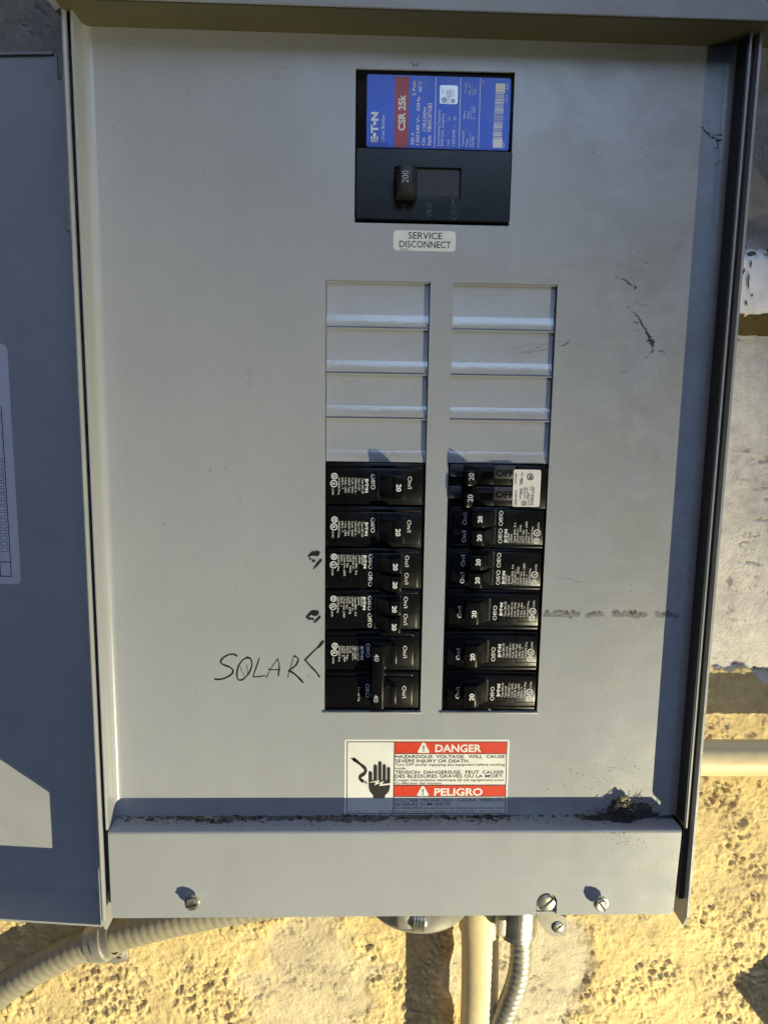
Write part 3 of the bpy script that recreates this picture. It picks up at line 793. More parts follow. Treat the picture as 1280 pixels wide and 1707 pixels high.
flat(mk, spp([(395, 352), (420, 365), (420, 395), (350, 480), (255, 562), (250, 550), (320, 430)]), MD)
for (x, y, r) in ((197, 358, 22), (260, 396, 32)):
    c = at(sx(x), sy(y)); flat(mk, circle(c[0], c[1], r / 11.38 / 70, 14), MD + .0004)
o = mk.build('marker_symbol', 'marker', panel, fix=False); tag(o, 'small black marker doodle left of the upper doubled breaker'); mk = MB()
flat(mk, spp([(200, 1350), (240, 1330), (345, 1335), (365, 1370), (345, 1425), (300, 1445), (230, 1435), (210, 1420), (130, 1490), (105, 1465)]), MD)
flat(mk, spp([(370, 1432), (398, 1440), (385, 1490), (300, 1565), (260, 1575), (262, 1545)]), MD)
for (x, y, r) in ((178, 1490, 32), (238, 1500, 28)):
    c = at(sx(x), sy(y)); flat(mk, circle(c[0], c[1], r / 11.38 / 70, 14), MD + .0004)
o = mk.build('marker_symbol', 'marker', panel, fix=False); tag(o, 'small black marker doodle left of the lower doubled breaker')
# smeared unreadable note at the right of the lowest breakers
mk = MB(); rnd = random.Random(12)
for (x0, x1, h) in ((906, 966, 13), (976, 1007, 10), (1021, 1078, 13), (1092, 1131, 12)):
    x = x0; pts = []
    while x < x1:
        pts.append(at(x, 1024 + rnd.uniform(-h, h) * 0.45)); x += rnd.uniform(2.2, 4.0)
    mk.ribbon(pts, 0.075, MD)
    mk.ribbon([at(x0 + (x1 - x0) * t / 5, 1026 + rnd.uniform(-2, 2)) for t in range(6)], 0.07, MD + .0005)
M['smear'] = mat('smeared_marker', (0.17, 0.17, 0.172), 0.6, var=0.5, vscale=260)
o = mk.build('smeared_writing', 'smear', panel, fix=False); tag(o, 'smeared unreadable grey handwriting right of the breakers')

# ---------------------------------------------------------------- circuit breakers
BF = 0.02                                     # height of the breaker face above the cover
def on_body(root, u0, u1, v0, v1, rows=1, step=True):
    mb = MB().box(u0, u1, v0, v1, -0.7, BF - 0.07, 0.025)
    b = mb.build('body', 'black', root, smooth=35)
    return b
def handle_prism(mb, u0, v0, v1, flip=False, top=0.43, wid=1.0, base=BF, uo=1.22):
    """toggle seen from the side: number face at the thrown end, slope down to the other"""
    pr_ = [(0.0, -0.02), (0.04, 0.02), (0.31, top - 0.03), (0.35, top), (0.57, top), (0.595, top - 0.05), (0.60, -0.02)]
    pr_ = [(u0 + (uo + p[0] * wid if not flip else uo + 0.6 * wid - p[0] * wid), base + p[1]) for p in pr_]
    mb.prism(pr_, 'v', v0, v1, 0.014)
def circles(mb, a, b1, b2, d, r=0.075):
    """certification marks: a crossed disc and a ringed letter mark"""
    ring(mb, a, b1, r * 0.78, r, d); 
    for k in (-0.4, 0.0, 0.4): quad(mb, a + k * r - r * .1, b1 - r * .62, a + k * r + r * .1, b1 + r * .62, d)
    ring(mb, a - 0.012, b2, r * 0.86, r * 1.12, d)
    text(mb, 'UL', (a - 0.05, b2 - r * .5, a + 0.03, b2 + r * .5), 'down', d, 0.03)
EATON = 'E•T•N'
def single(u, v):
    root = thing('circuit_breaker', u, v)
    on_body(root, u + 0.03, u + 2.27, v + 0.02, v + 0.985)
    fp = MB().box(u + 0.05, u + 2.19, v + 0.14, v + 0.90, BF - 0.09, BF, 0.022)
    fp.box(u + 0.05, u + 2.19, v + 0.05, v + 0.135, BF - 0.09, BF - 0.025, 0.015)
    # raised key outline moulded round the print
    for (a0, a1, b0, b1) in ((0.06, 0.53, 0.235, 0.245), (0.53, 0.54, 0.235, 0.335), (0.54, 0.79, 0.325, 0.335), (0.79, 0.80, 0.245, 0.335), (0.80, 1.20, 0.245, 0.255), (1.82, 2.18, 0.245, 0.255), (0.06, 1.3, 0.825, 0.833)):
        fp.box(u + a0, u + a1, v + b0, v + b1, BF - 0.01, BF + 0.006)
    f = fp.build('face', 'black', root, smooth=35)
    # recess round the toggle
    MB().box(u + 1.20, u + 1.825, v + 0.255, v + 0.80, BF - 0.02, BF + 0.003).build('recess', 'black_dull', root)
    hb = MB(); handle_prism(hb, u, v + 0.28, v + 0.79)
    h = hb.build('handle', 'black', root, smooth=35)
    nb = MB(); top = BF + 0.385
    text(nb, '20', (u + 1.61, v + 0.45, u + 1.72, v + 0.62), 'down', 0, 0.03)
    nb.v = [(p[0], p[1], BF + 0.436) for p in nb.v]
    nb.build('number', 'white_ink', h, fix=False)
    pb = MB(); d = BF + 0.004
    circles(pb, u + 0.21, v + 0.33, v + 0.50, d)
    text(pb, 'LISTED', (u + 0.155, v + 0.60, u + 0.195, v + 0.76), 'down', d)
    X = [(0.295, 'LR43556 Deq', .38), (0.37, 'E7819 - T', .26), (0.445, '1 Pole  J-863', .34), (0.525, 'HACR Type', .34), (0.60, 'CuAl  SWD', .35), (0.675, '120/240 V~', .37), (0.755, 'Type C120', .28), (0.835, 'Type BR120', .36)]
    for a, t, L in X: text(pb, t, (u + a, v + 0.365, u + a + 0.045, v + 0.365 + L), 'down', d, 0.0)
    text(pb, EATON, (u + 0.915, v + 0.385, u + 0.99, v + 0.70), 'down', d, 0.05)
    text(pb, 'Off/O', (u + 1.05, v + 0.275, u + 1.14, v + 0.625), 'down', d, 0.0)
    text(pb, 'On/I', (u + 1.89, v + 0.315, u + 1.98, v + 0.60), 'down', d, 0.0)
    tag(pb.build('print', 'white_ink', root, fix=False), kind='stuff')
    return root
def double(u, v):
    root = thing('circuit_breaker', u, v)
    on_body(root, u + 0.03, u + 2.27, v + 0.015, v + 0.985)
    fp = MB().box(u + 0.05, u + 2.17, v + 0.115, v + 0.93, BF - 0.09, BF, 0.022)
    fp.box(u + 0.05, u + 2.17, v + 0.03, v + 0.11, BF - 0.09, BF - 0.02, 0.015)
    for (a0, a1, b0, b1) in ((0.07, 0.95, 0.80, 0.81), (0.07, 0.08, 0.55, 0.80), (0.95, 0.96, 0.55, 0.81), (1.18, 2.16, 0.545, 0.553)):
        fp.box(u + a0, u + a1, v + b0, v + b1, BF - 0.01, BF + 0.006)
    fp.build('face', 'black', root, smooth=35)
    for b0 in (0.14, 0.565):
        MB().box(u + 1.17, u + 1.80, v + b0, v + b0 + 0.375, BF - 0.02, BF + 0.003).build('recess', 'black_dull', root)
        hb = MB(); handle_prism(hb, u, v + b0 + 0.02, v + b0 + 0.355, uo=1.18)
        h = hb.build('handle', 'black', root, smooth=35)
        nb = MB(); text(nb, '20', (u + 1.57, v + b0 + 0.125, u + 1.675, v + b0 + 0.285), 'down', 0, 0.03)
        nb.v = [(p[0], p[1], BF + 0.436) for p in nb.v]
        nb.build('number', 'white_ink', h, fix=False)
    pb = MB(); d = BF + 0.004
    circles(pb, u + 0.21, v + 0.21, v + 0.40, d)
    text(pb, 'LISTED', (u + 0.155, v + 0.50, u + 0.195, v + 0.65), 'down', d)
    X = [(0.295, 'LR43556 Deq', .38), (0.365, 'E7819 - T', .24), (0.435, '2 Pole Unit  J-863', .50), (0.505, 'HACR Type', .30), (0.57, 'CuAl    SWD', .42), (0.635, '120/240 V~', .35), (0.705, 'Types BRD,  B A', .47), (0.78, 'A2020', .20), (0.85, 'BQ2020', .22)]
    for a, t, L in X: text(pb, t, (u + a, v + 0.165, u + a + 0.045, v + 0.165 + L), 'down', d, 0.0)
    text(pb, EATON, (u + 0.90, v + 0.17, u + 0.97, v + 0.48), 'down', d, 0.05)
    for b0 in (0.145, 0.56):
        text(pb, 'Off/O', (u + 1.015, v + b0, u + 1.105, v + b0 + 0.35), 'down', d, 0.0)
        text(pb, 'On/I', (u + 1.86, v + b0 + 0.02, u + 1.95, v + b0 + 0.29), 'down', d, 0.0)
    tag(pb.build('print', 'white_ink', root, fix=False), kind='stuff')
    return root
def two_pole(u, v):
    root = thing('circuit_breaker', u, v)
    for k in (0, 1):
        on_body(root, u + 0.03, u + 2.27, v + k + 0.02, v + k + 0.985)
        fp = MB().box(u + 0.05, u + 2.10, v + k + 0.14, v + k + 0.86, BF - 0.09, BF, 0.022)
        fp.box(u + 0.05, u + 2.10, v + k + 0.04, v + k + 0.135, BF - 0.09, BF - 0.04, 0.015)
        fp.build('face', 'black', root, smooth=35)
    hb = MB()
    for k in (0, 1): handle_prism(hb, u, v + k + 0.27, v + k + 0.78, True, uo=1.14, wid=1.0, top=0.30)
    for k in (0, 1): hb.box(u + 1.47, u + 1.70, v + k + 0.30, v + k + 0.76, BF, BF + 0.17, 0.02)
    hb.prism([(u + 1.10, BF + 0.16), (u + 1.13, BF + 0.325), (u + 1.38, BF + 0.34), (u + 1.45, BF + 0.16)], 'v', v + 0.28, v + 1.80, 0.012)
    h = hb.build('handle', 'black', root, smooth=35)
    for k in (0, 1):
        nb = MB(); text(nb, '40', (u + 1.17, v + k + 0.44, u + 1.28, v + k + 0.62), 'down', 0, 0.01)
        nb.v = [(p[0], p[1], BF + 0.334 + (p[0] - u - 1.12) * 0.06) for p in nb.v]
        nb.build('number', 'grey_ink', h, fix=False)
    pb = MB(); d = BF + 0.004
    circles(pb, u + 0.24, v + 0.36, v + 0.53, d)
    text(pb, 'LISTED', (u + 0.185, v + 0.64, u + 0.225, v + 0.80), 'down', d)
    X = [(0.33, 'LR43556 Deq', .38), (0.395, 'E7819 - T', .26), (0.455, '2 Pole  J-863', .38), (0.52, 'HACR Type', .34), (0.585, 'CuAl', .16), (0.65, '120 / 240 V~', .36), (0.71, 'Type C240', .32), (0.775, 'Type BR240', .36)]
    for a, t, L in X: text(pb, t, (u + a, v + 0.365, u + a + 0.042, v + 0.365 + L), 'down', d, 0.0)
    text(pb, EATON, (u + 0.85, v + 0.37, u + 0.925, v + 0.70), 'down', d, 0.05)
    text(pb, 'Common Trip', (u + 0.80, v + 1.38, u + 0.845, v + 1.74), 'down', d, 0.0)
    for k in (0, 1):
        text(pb, 'On/I', (u + 1.86, v + k + 0.35, u + 1.95, v + k + 0.65), 'down', d, 0.0)
        text(pb, 'Off/O', (u + 0.98, v + k + 0.30, u + 1.07, v + k + 0.64), 'down', d, 0.0)
    tag(pb.build('print', 'white_ink', root, fix=False), kind='stuff')
    return root
GB = 'black circuit breakers in two columns'
b1 = single(0, 4); tag(b1, 'uppermost black single breaker marked 20 in the left column', 'circuit breaker', GB)
b2 = copy_tree(b1); b2.location = P(0.008, 5.004, -0.012); b2.rotation_euler = (0, R_(0.35), 0); tag(b2, 'second black single breaker marked 20 from the top of the left column', 'circuit breaker', GB)
for k, nm in ((7.0, 'highest of the three black single breakers at the foot of the right column'), (8.0, 'middle of the three black single breakers at the foot of the right column'), (9.0, 'lowest black single breaker marked 20, at the bottom of the right column')):
    c = copy_tree(b1); c.location = P(5.12 + 0.012 * math.sin(k * 7), k + 1.0 + 0.008 * math.cos(k * 5), -0.012 * (k % 2)); c.rotation_euler = (0, math.pi + R_(0.5 * math.sin(k * 3)), 0); tag(c, nm, 'circuit breaker', GB)
d1 = double(0, 6); tag(d1, 'upper black breaker with two 20 toggles in the left column, beside a marker doodle', 'circuit breaker', GB)
c = copy_tree(d1); c.location = P(-0.008, 7.006, -0.01); c.rotation_euler = (0, R_(-0.4), 0); tag(c, 'lower black breaker with two 20 toggles in the left column, above the solar breaker', 'circuit breaker', GB)
c = copy_tree(d1); c.location = P(5.13, 6.0, 0); c.rotation_euler = (0, math.pi, 0); tag(c, 'black breaker with two 20 toggles directly below the white labelled tandem', 'circuit breaker', GB)
c = copy_tree(d1); c.location = P(5.118, 7.003, -0.01); c.rotation_euler = (0, math.pi + R_(0.4), 0); tag(c, 'black breaker with two 20 toggles, third from the top of the right column', 'circuit breaker', GB)
t1 = two_pole(0, 8); tag(t1, 'tall black breaker with tied 40 handles beside the word SOLAR', 'circuit breaker', GB)

def tandem():
    u, v = C2, 4.0
    root = thing('tandem_breaker', u, v, 0, 'black twin breaker with a white certification sticker at the top of the right column', 'circuit breaker')
    tag(root, group=GB)
    def tx(x): return 735 + x / 7.111
    def ty(y): return 765 + y / 7.111
    def L(x, y, d=BF): return at(tx(x), ty(y), d)
    def bx(mb, x0, y0, x1, y1, d0, d1, bev=0.012):
        a, b = L(x0, y0, d1), L(x1, y1, d1); mb.box(a[0], b[0], a[1], b[1], d0, d1, bev)
    mb = MB().box(u + 0.03, u + 2.28, v + 0.02, v + 0.985, -0.7, BF - 0.06, 0.02); mb.build('body', 'black', root, smooth=35)
    for y in (0, 255):
        f = MB(); bx(f, 285 - y * .05, 75 + y, 860, 310 + y * .98, BF - 0.08, BF); f.build('face', 'black', root, smooth=35)
        cp = MB(); bx(cp, 108 - y * .06, 65 + y, 270 - y * .1, 215 + y, BF - 0.06, BF + 0.03, 0.02); cp.build('trip_cap', 'grey_cap', root, smooth=35)
        tb_ = MB(); a, b = L(118 - y * .06, 135 + y, BF + .03), L(255 - y * .1, 190 + y, BF + .03); text(tb_, 'ON', (a[0], a[1], b[0], b[1]), 'h', BF + 0.034, 0.02); tb_.build('embossing', 'black', root, fix=False)
        oc = MB(); bx(oc, 634 - y * .03, 75 + y, 880, 240 + y * 1.0, BF - 0.06, BF + 0.02, 0.015); oc.build('off_cap', 'grey_cap', root, smooth=35)
        e = MB(); a, b = L(655 - y * .04, 125 + y, BF + .02), L(860, 205 + y, BF + .02); text(e, 'OFF', (a[0], a[1], b[0], b[1]), 'h', BF + 0.024, 0.03); e.build('embossing', 'black', root, fix=False)
        rc = MB(); bx(rc, 425 - y * .08, 125 + y, 618, 300 + y, BF - 0.02, BF + 0.012, 0.01); rc.build('slide_frame', 'black', root, smooth=35)
        hl = MB(); bx(hl, 485 - y * .08, 148 + y, 606, 240 + y, BF - 0.02, BF + 0.016, 0.004); hl.build('window', 'void', root)
        hb = MB(); a, b = L(295 - y * .07, 112 + y, BF + .38), L(425 - y * .09, 300 + y, BF + .38)
        k = [(a[0] - .02, BF - .02), (a[0] + .02, BF + .36), (a[0] + .05, BF + .39), (b[0] - .05, BF + .33), (b[0] + .09, BF - .02)]
        hb.prism(k, 'v', a[1] + .06, b[1] + .04, 0.014); h = hb.build('handle', 'black', root, smooth=35)
        nb = MB(); c, d = L(325 - y * .05, 165 + y, BF + .37), L(385 - y * .05, 255 + y, BF + .37); text(nb, '20', (c[0], c[1], d[0], d[1]), 'up', BF + 0.398, 0.02); nb.build('number', 'grey_ink', h, fix=False)
    f = MB(); bx(f, 900, 85, 1235, 590, BF - 0.08, BF - 0.005); f.build('face', 'black', root, smooth=35)
    a, b = L(858, 124), L(1162, 568)
    lab = MB().add(*plate_faces(rrect(a[0], b[0], a[1], b[1], 0.045), [], BF + 0.021, BF + 0.027)).build('sticker', 'label_white', root)
    pb = MB(); d = BF + 0.031
    def pt(t, x0, y0, x1, y1, bold=0.0):
        a, b = L(x0, y0), L(x1, y1); text(pb, t, (a[0], a[1], b[0], b[1]), 'up', d, bold)
    c = L(1052, 212); ring(pb, c[0], c[1], 0.062, 0.08, d); pt('SA', 1034, 185, 1072, 240, .04)
    c = L(975, 522); ring(pb, c[0], c[1], 0.05, 0.062, d); pt('UL', 960, 500, 992, 545, .03)
    for t, x, y0, y1 in (('TYPE BD', 882, 165, 300), ('LISTED CIRCUIT', 882, 360, 550), ('HACR', 935, 240, 310), ('120/240V', 935, 345, 480), ('AMP 20', 955, 160, 300), ('SWD', 955, 345, 420), ('TYPE BD', 985, 330, 470), ('INT 10 kA', 1012, 340, 470), ('CU-AL WIRE', 1030, 400, 555), ('75 C', 1058, 330, 380), ('40 C 60 Hz', 1060, 420, 550), ('2 POLE UNIT', 1085, 320, 545)):
        pt(t, x - 7, y0, x + 7, y1, .015)
    tag(pb.build('print', 'black_ink', lab, fix=False), kind='stuff')
    return root
tandem()

# ---------------------------------------------------------------- main breaker
def main_breaker():
    def ax(x): return 560 + x / 3.765
    def ay(y): return 90 + y / 3.765
    def L(x, y, d=0.0): return at(ax(x), ay(y), d)
    def Q(x0, y0, x1, y1, d=0.0): return mbox(ax(x0), ay(y0), ax(x1), ay(y1), d)
    c = L(600, 1070)
    root = thing('main_breaker', c[0], c[1], 0, 'large black main breaker with a blue and red label at the top of the panel', 'circuit breaker')
    def bx(mb, x0, y0, x1, y1, d0, d1, bev=0.03):
        a, b = L(x0, y0, d1), L(x1, y1, d1); return mb.box(a[0], b[0], a[1], b[1], d0, d1, bev)
    D1, D2 = -0.05, 0.03
    bx(MB(), 128, 98, 1108, 620, -0.8, D1 - .002, 0.05).build('body', 'black', root, smooth=35)
    # lower cover, a solid with a toggle window
    a, b = L(124, 582, D2), L(1090, 1060, D2); wa, wb = L(372, 712, D2), L(775, 905, D2)
    cov = MB().add(*plate_faces(rrect(a[0], b[0], a[1], b[1], 0.06), [rect(wa[0], wb[0], wa[1], wb[1])], -0.3, D2, 0.025)).build('toggle_cover', 'black', root, smooth=40)
    fl = MB(); fl.box(wa[0] - .05, wb[0] + .05, wa[1] - .05, wb[1] + .05, -0.25, -0.02); fl.build('window_floor', 'black_dull', root)
    dust = MB(); rnd = random.Random(5)
    for k in range(46):
        p = L(rnd.uniform(545, 760), rnd.uniform(755, 890), -0.02); dust.blob((p[0], p[1], -0.018), rnd.uniform(.006, .018), k, 5, (1, 1, .4))
    tag(dust.build('dust', 'grime_soft', root), kind='stuff')
    hb = MB(); ha, hb_ = L(382, 690, D2 + .55), L(500, 872, D2 + .55)
    k = [(ha[0] - .02, D2 - .3), (ha[0], D2 + .46), (ha[0] + .06, D2 + .54), (hb_[0] - .09, D2 + .56), (hb_[0] + .02, D2 + .47), (hb_[0] + .10, D2 - .3)]
    hb.prism(k, 'v', ha[1], hb_[1], 0.035); h = hb.build('handle', 'black_dull', root, smooth=40)
    nb = MB(); p, q = L(415, 733, D2 + .55), L(453, 810, D2 + .55); text(nb, '200', (p[0], p[1], q[0], q[1]), 'up', 0, 0.0)
    nb.v = [(x[0], x[1], D2 + .562 + (x[0] - ha[0] - .06) * 0.06) for x in nb.v]; nb.build('number', 'grey_ink', h, fix=False)
    em = MB()
    for t, x0, y0, x1, y1 in (('ON', 410, 945, 440, 1005), ('TRIP', 572, 930, 604, 1030), ('OFF', 722, 945, 758, 1040)):
        text(em, t, Q(x0, y0, x1, y1, D2), 'up', D2 + .004, 0.0)
    p, q = L(727, 905, D2), L(738, 945, D2); em.box(p[0], q[0], p[1], q[1], D2 - .01, D2 + .006)
    em.build('embossing', 'grey_cap', root, fix=False)
    # printed label
    qq = Q(193, 140, 1096, 596, D1); p, q = (qq[0], qq[1]), (qq[2], qq[3])
    sk = 0.035
    lab = MB().add(*plate_faces(rrect(p[0], q[0] - .02, p[1], q[1], 0.05), [], D1 - .001, D1 + .004)).build('label', 'blue', root)
    e = D1 + .007
    rb = MB(); quad(rb, *Q(368, 143, 456, 588, D1), e - .001); rb.build('red_band', 'dark_red', lab, fix=False)
    wb_ = MB()
    def t(s, x0, y0, x1, y1, bold=0.0, m_=None):
        text(m_ or wb_, s, Q(x0, y0, x1, y1, D1), 'up', e, bold)
    t(EATON, 217, 365, 262, 555, .05); t('Circuit Breaker', 283, 380, 304, 556, .0)
    t('CSR 25k', 388, 255, 434, 482, .04)
    t('200 A', 470, 492, 488, 572, .015); t('2 Pole', 480, 168, 499, 262, .015)
    t('120/240 V~  60Hz', 503, 268, 524, 572, .015); t('40°C', 518, 170, 538, 240, .015)
    t('Cat.', 537, 520, 557, 574, .015); t('CSR2200N', 545, 336, 565, 488, .015); t('Style  7803C07G83', 574, 308, 598, 576, .015)
    for x0, x1 in ((620, 624), (775, 779), (897, 901)):
        quad(wb_, *Q(x0, 152, x1, 592, D1), e)
    t('Interrupting Capacity', 637, 350, 652, 578); t('RMS Sym. Ampere', 660, 375, 676, 578); t('Volt', 696, 538, 710, 578); t('kA', 702, 395, 716, 420)
    t('120/240 ~', 730, 445, 746, 578); t('25', 736, 392, 752, 418)
    t('Terminal', 788, 485, 803, 582); t('Wire', 812, 535, 827, 584); t('CU/AL', 848, 515, 864, 586); t('Wire', 798, 360, 812, 408); t('Size', 822, 360, 836, 408); t('2 - 300', 858, 330, 872, 412)
    t('Torque', 804, 180, 818, 250); t('Lb. In.', 830, 185, 842, 256); t('250', 864, 220, 878, 258)
    for x, y0, y1 in ((838, 490, 588), (848, 330, 412), (852, 182, 262)):
        quad(wb_, *Q(x, y0, x + 2, y1, D1), e)
    t('1413', 1062, 260, 1074, 300); t('845', 1068, 185, 1080, 225); t('GAC', 1046, 556, 1058, 590); t('V', 918, 165, 932, 185)
    # bar code
    rnd = random.Random(9); y = 245
    p, q = L(1002, 185, D1), L(1060, 243, D1); quad(wb_, p[0], p[1], q[0], q[1], e)
    p, q = L(984, 533, D1), L(1042, 590, D1); quad(wb_, p[0], p[1], q[0], q[1], e)
    while y < 528:
        h_ = rnd.choice((2.5, 4, 4, 7, 9)); xo = (245 - y) * 0.06
        quad(wb_, *Q(1000 + xo, y, 1056 + xo, y + h_, D1), e); y += h_ + rnd.choice((3, 3, 5, 6))
    tag(wb_.build('print', 'white_ink', lab, fix=False), kind='stuff')
    p, q = L(652, 196, D1), L(762, 316, D1)
    st = MB().add(*plate_faces(rrect(p[0], q[0], p[1], q[1], 0.04), [], D1 + .0045, D1 + .010)).build('sticker', 'label_silver', root)
    bk = MB(); e2 = D1 + .013
    c1_, c2_ = L(676, 290, D1), L(733, 296, D1); ring(bk, c1_[0], c1_[1], .035, .05, e2); ring(bk, c2_[0], c2_[1], .02, .04, e2)
    for s_, x0, y0, x1, y1 in (('UL', 668, 278, 686, 302), ('LISTED', 692, 225, 700, 305), ('CIRCUIT', 704, 225, 711, 310), ('BREAKER', 714, 220, 721, 275), ('FILE', 668, 220, 674, 250), ('ISSUE', 730, 230, 737, 270)):
        text(bk, s_, Q(x0, y0, x1, y1, D1), 'up', e2, .0)
    tag(bk.build('print', 'black_ink', st, fix=False), kind='stuff')
main_breaker()

# ---------------------------------------------------------------- conduits and pipes below and beside
def corrugated(pitch, depth):
    def f(L, t):
        x = ((L + t / (2 * math.pi) * pitch) / pitch) % 1.0
        return 1.0 - depth * (1 - abs(2 * x - 1)) ** 2.2
    return f
cd = -3.35
pts = [(*at(x, y, cd), cd) for x, y in ((-150, 1800), (-70, 1714), (0, 1654), (78, 1606), (155, 1571), (250, 1545), (350, 1522), (480, 1500), (620, 1480))]
root = thing('flexible_conduit', *pts[1], 'thick ribbed conduit painted cream, running up left to behind the panel', 'conduit')
MB().tube(pts, 0.455, 24, 0.05, corrugated(0.24, 0.055)).build('ribbed_tube', 'painted_conduit', root, smooth=60)
# strap over it
sc0 = Vector((*at(172, 1566, cd), cd))
tg = (Vector(pts[5]) - Vector(pts[4])).normalized()
nn = Vector((-tg.y, tg.x, 0)); oo = Vector((0, 0, 1))
if nn.y < 0: nn = -nn
root = thing('conduit_strap', sc0.x, sc0.y, cd, 'curved galvanised strap clamping the cream conduit below the door corner', 'strap')
mb = MB(); rows = []
for i in range(25):
    a = R_(-100 + 230 * i / 24); rows.append((0.54, a))
rad0, rad1 = 0.485, 0.555
vs_, fs = [], []
for r, a in rows:
    for off, rr in ((-0.36, rad0), (-0.36, rad1), (-0.16, rad1), (-0.12, rad1 + .06), (0.12, rad1 + .06), (0.16, rad1), (0.36, rad1), (0.36, rad0)):
        vs_.append(sc0 + tg * off + (nn * math.sin(a) + oo * math.cos(a)) * rr)
k = 8
for i in range(len(rows) - 1):
    for j in range(k): fs.append((i * k + j, i * k + (j + 1) % k, (i + 1) * k + (j + 1) % k, (i + 1) * k + j))
fs.append(tuple(range(k))); fs.append(tuple(range((len(rows) - 1) * k, len(rows) * k)))
mb.add(vs_, fs); mb.build('band', 'zinc_dull', root, smooth=35)
ft = sc0 + nn * 0.86 - oo * 0.38
mb = MB(); q = [ft + tg * a + nn * b for a, b in ((-.36, -.34), (.36, -.34), (.34, .12), (.2, .3), (-.2, .3), (-.34, .12))]
mb.prism([(p.x, p.y) for p in q], 'd', WALL + 0.2, WALL + 0.27, 0.01).build('foot', 'zinc_dull', root, smooth=35)
screw('screw', ft.x + .05, ft.y, WALL + 0.27, 0.15, 0.10, R_(20), root, True, 'zinc_dull')

# round hub with a grooved clamp under the enclosure
hc = at(704, 1558, -1.0)
root = thing('conduit_hub', hc[0], hc[1], -2.5, 'round cast hub with a grooved clamp screw under the panel', 'conduit fitting')
hh = hc[1] - 15.4
MB().lathe((hc[0], 15.40, -2.5), 'v', [(0.60, 0), (0.62, hh - 0.9), (1.3, hh - 0.5), (1.46, hh - 0.22), (1.5, hh - 0.08), (1.47, hh), (1.36, hh + 0.02), (1.28, hh - 0.10), (0.60, hh - 0.16)], 40).build('hub', 'lug_steel', root, smooth=30)
gc = at(697, 1543, -0.85)
mb = MB(); prof = [(0.17, -0.28)]
for i in range(4): prof += [(0.24, i * .085), (0.30, i * .085 + .025), (0.30, i * .085 + .055), (0.24, i * .085 + .075)]
prof += [(0.22, 0.36)]
MB().lathe((gc[0] - 0.12, gc[1] - 0.12, -1.0), (1, 0.08, 0.12), prof, 24).build('grooved_clamp', 'zinc', root, smooth=30)
MB().box(gc[0] - 0.55, gc[0] - 0.05, gc[1] - 0.45, gc[1] + 0.12, -1.7, -0.82, 0.08).build('clamp_body', 'zinc_dull', root, smooth=35)
MB().box(gc[0] + 0.35, gc[0] + 0.85, gc[1] - 0.30, gc[1] - 0.1, -1.5, -1.28, 0.04).build('cast_boss', 'zinc_dull', root, smooth=35)

# vertical painted pipe
pd = -2.5
pp = [(*at(x, y, pd), pd) for x, y in ((801, 1440), (800, 1530), (800, 1620), (797, 1720), (794, 1830), (790, 1950))]
root = thing('vertical_pipe', pp[-1][0], pp[-1][1], pd, 'straight cream painted pipe dropping below the panel', 'pipe')
MB().tube(pp, 0.545, 32, 0.2).build('pipe_wall', 'pipe', root, smooth=60)
MB().lathe((pp[1][0], pp[1][1] - 0.7, pd), (pp[2][0] - pp[1][0], pp[2][1] - pp[1][1], 0), [(0.60, 0), (0.64, 0.05), (0.64, 0.98), (0.56, 1.04)], 32).build('coupling', 'pipe', root, smooth=35)
mb = MB()
p = [at(778, 1628, -2.0), at(782, 1640, -2.0), at(780, 1652, -2.0)]
mb.ribbon(p, 0.07, -1.985, True)
# armoured cable with its connector
ad = -1.7
ap = [(*at(x, y, ad + k), ad + k) for x, y, k in ((862, 1520, 0), (866, 1548, 0), (868, 1575, 0), (867, 1602, 0), (862, 1632, -.05), (852, 1662, -.15), (839, 1694, -.3), (822, 1728, -.5), (800, 1770, -.7), (775, 1830, -.9))]
root = thing('armoured_cable', *ap[-1], 'bare metal spiral armoured cable curving down from its connector', 'cable')
MB().tube(ap, 0.305, 24, 0.02, corrugated(0.21, 0.09)).build('spiral_armour', 'zinc_dull', root, smooth=50)
cc = at(862, 1540, ad)
o = MB().lathe((cc[0], 15.4, ad), 'v', [(0.50, 0), (0.50, 0.25), (0.54, 0.3), (0.54, cc[1] - 15.4 + 0.12), (0.50, cc[1] - 15.4 + 0.17), (0.50, cc[1] - 15.4 + 0.26), (0.32, cc[1] - 15.4 + 0.29)], 32).build('connector', 'zinc', root, smooth=35)
MB().box(cc[0] - 0.62, cc[0] - 0.35, cc[1] - 0.4, cc[1] + 0.12, ad - 0.2, ad + 0.36, 0.04).build('saddle', 'zinc_dull', o, smooth=35)
p = at(884, 1561, ad + .4); screw('clamp_screw', p[0], p[1], ad + 0.25, 0.13, 0.12, R_(80), o, False, 'zinc')

# horizontal pipe at the right, standing off the wall
hd_ = -2.35
a = at(1260, 1241, hd_ + .2); b = at(1260, 1296, hd_ + .2)
hv, hr = (a[1] + b[1]) / 2, (b[1] - a[1]) / 2
root = thing('horizontal_pipe', 13, hv, hd_, 'smooth cream horizontal pipe along the wall right of the panel', 'pipe')
MB().cyl((9.05, hv, hd_), 'u', hr, 11, n=40).build('pipe_wall', 'pipe', root, smooth=40)
for x in (15.6,):
    MB().box(x, x + 0.8, hv - hr * 1.3, hv + hr * 1.3, WALL, hd_ + hr * 1.05, 0.05).build('bracket', 'zinc_dull', root, smooth=35)

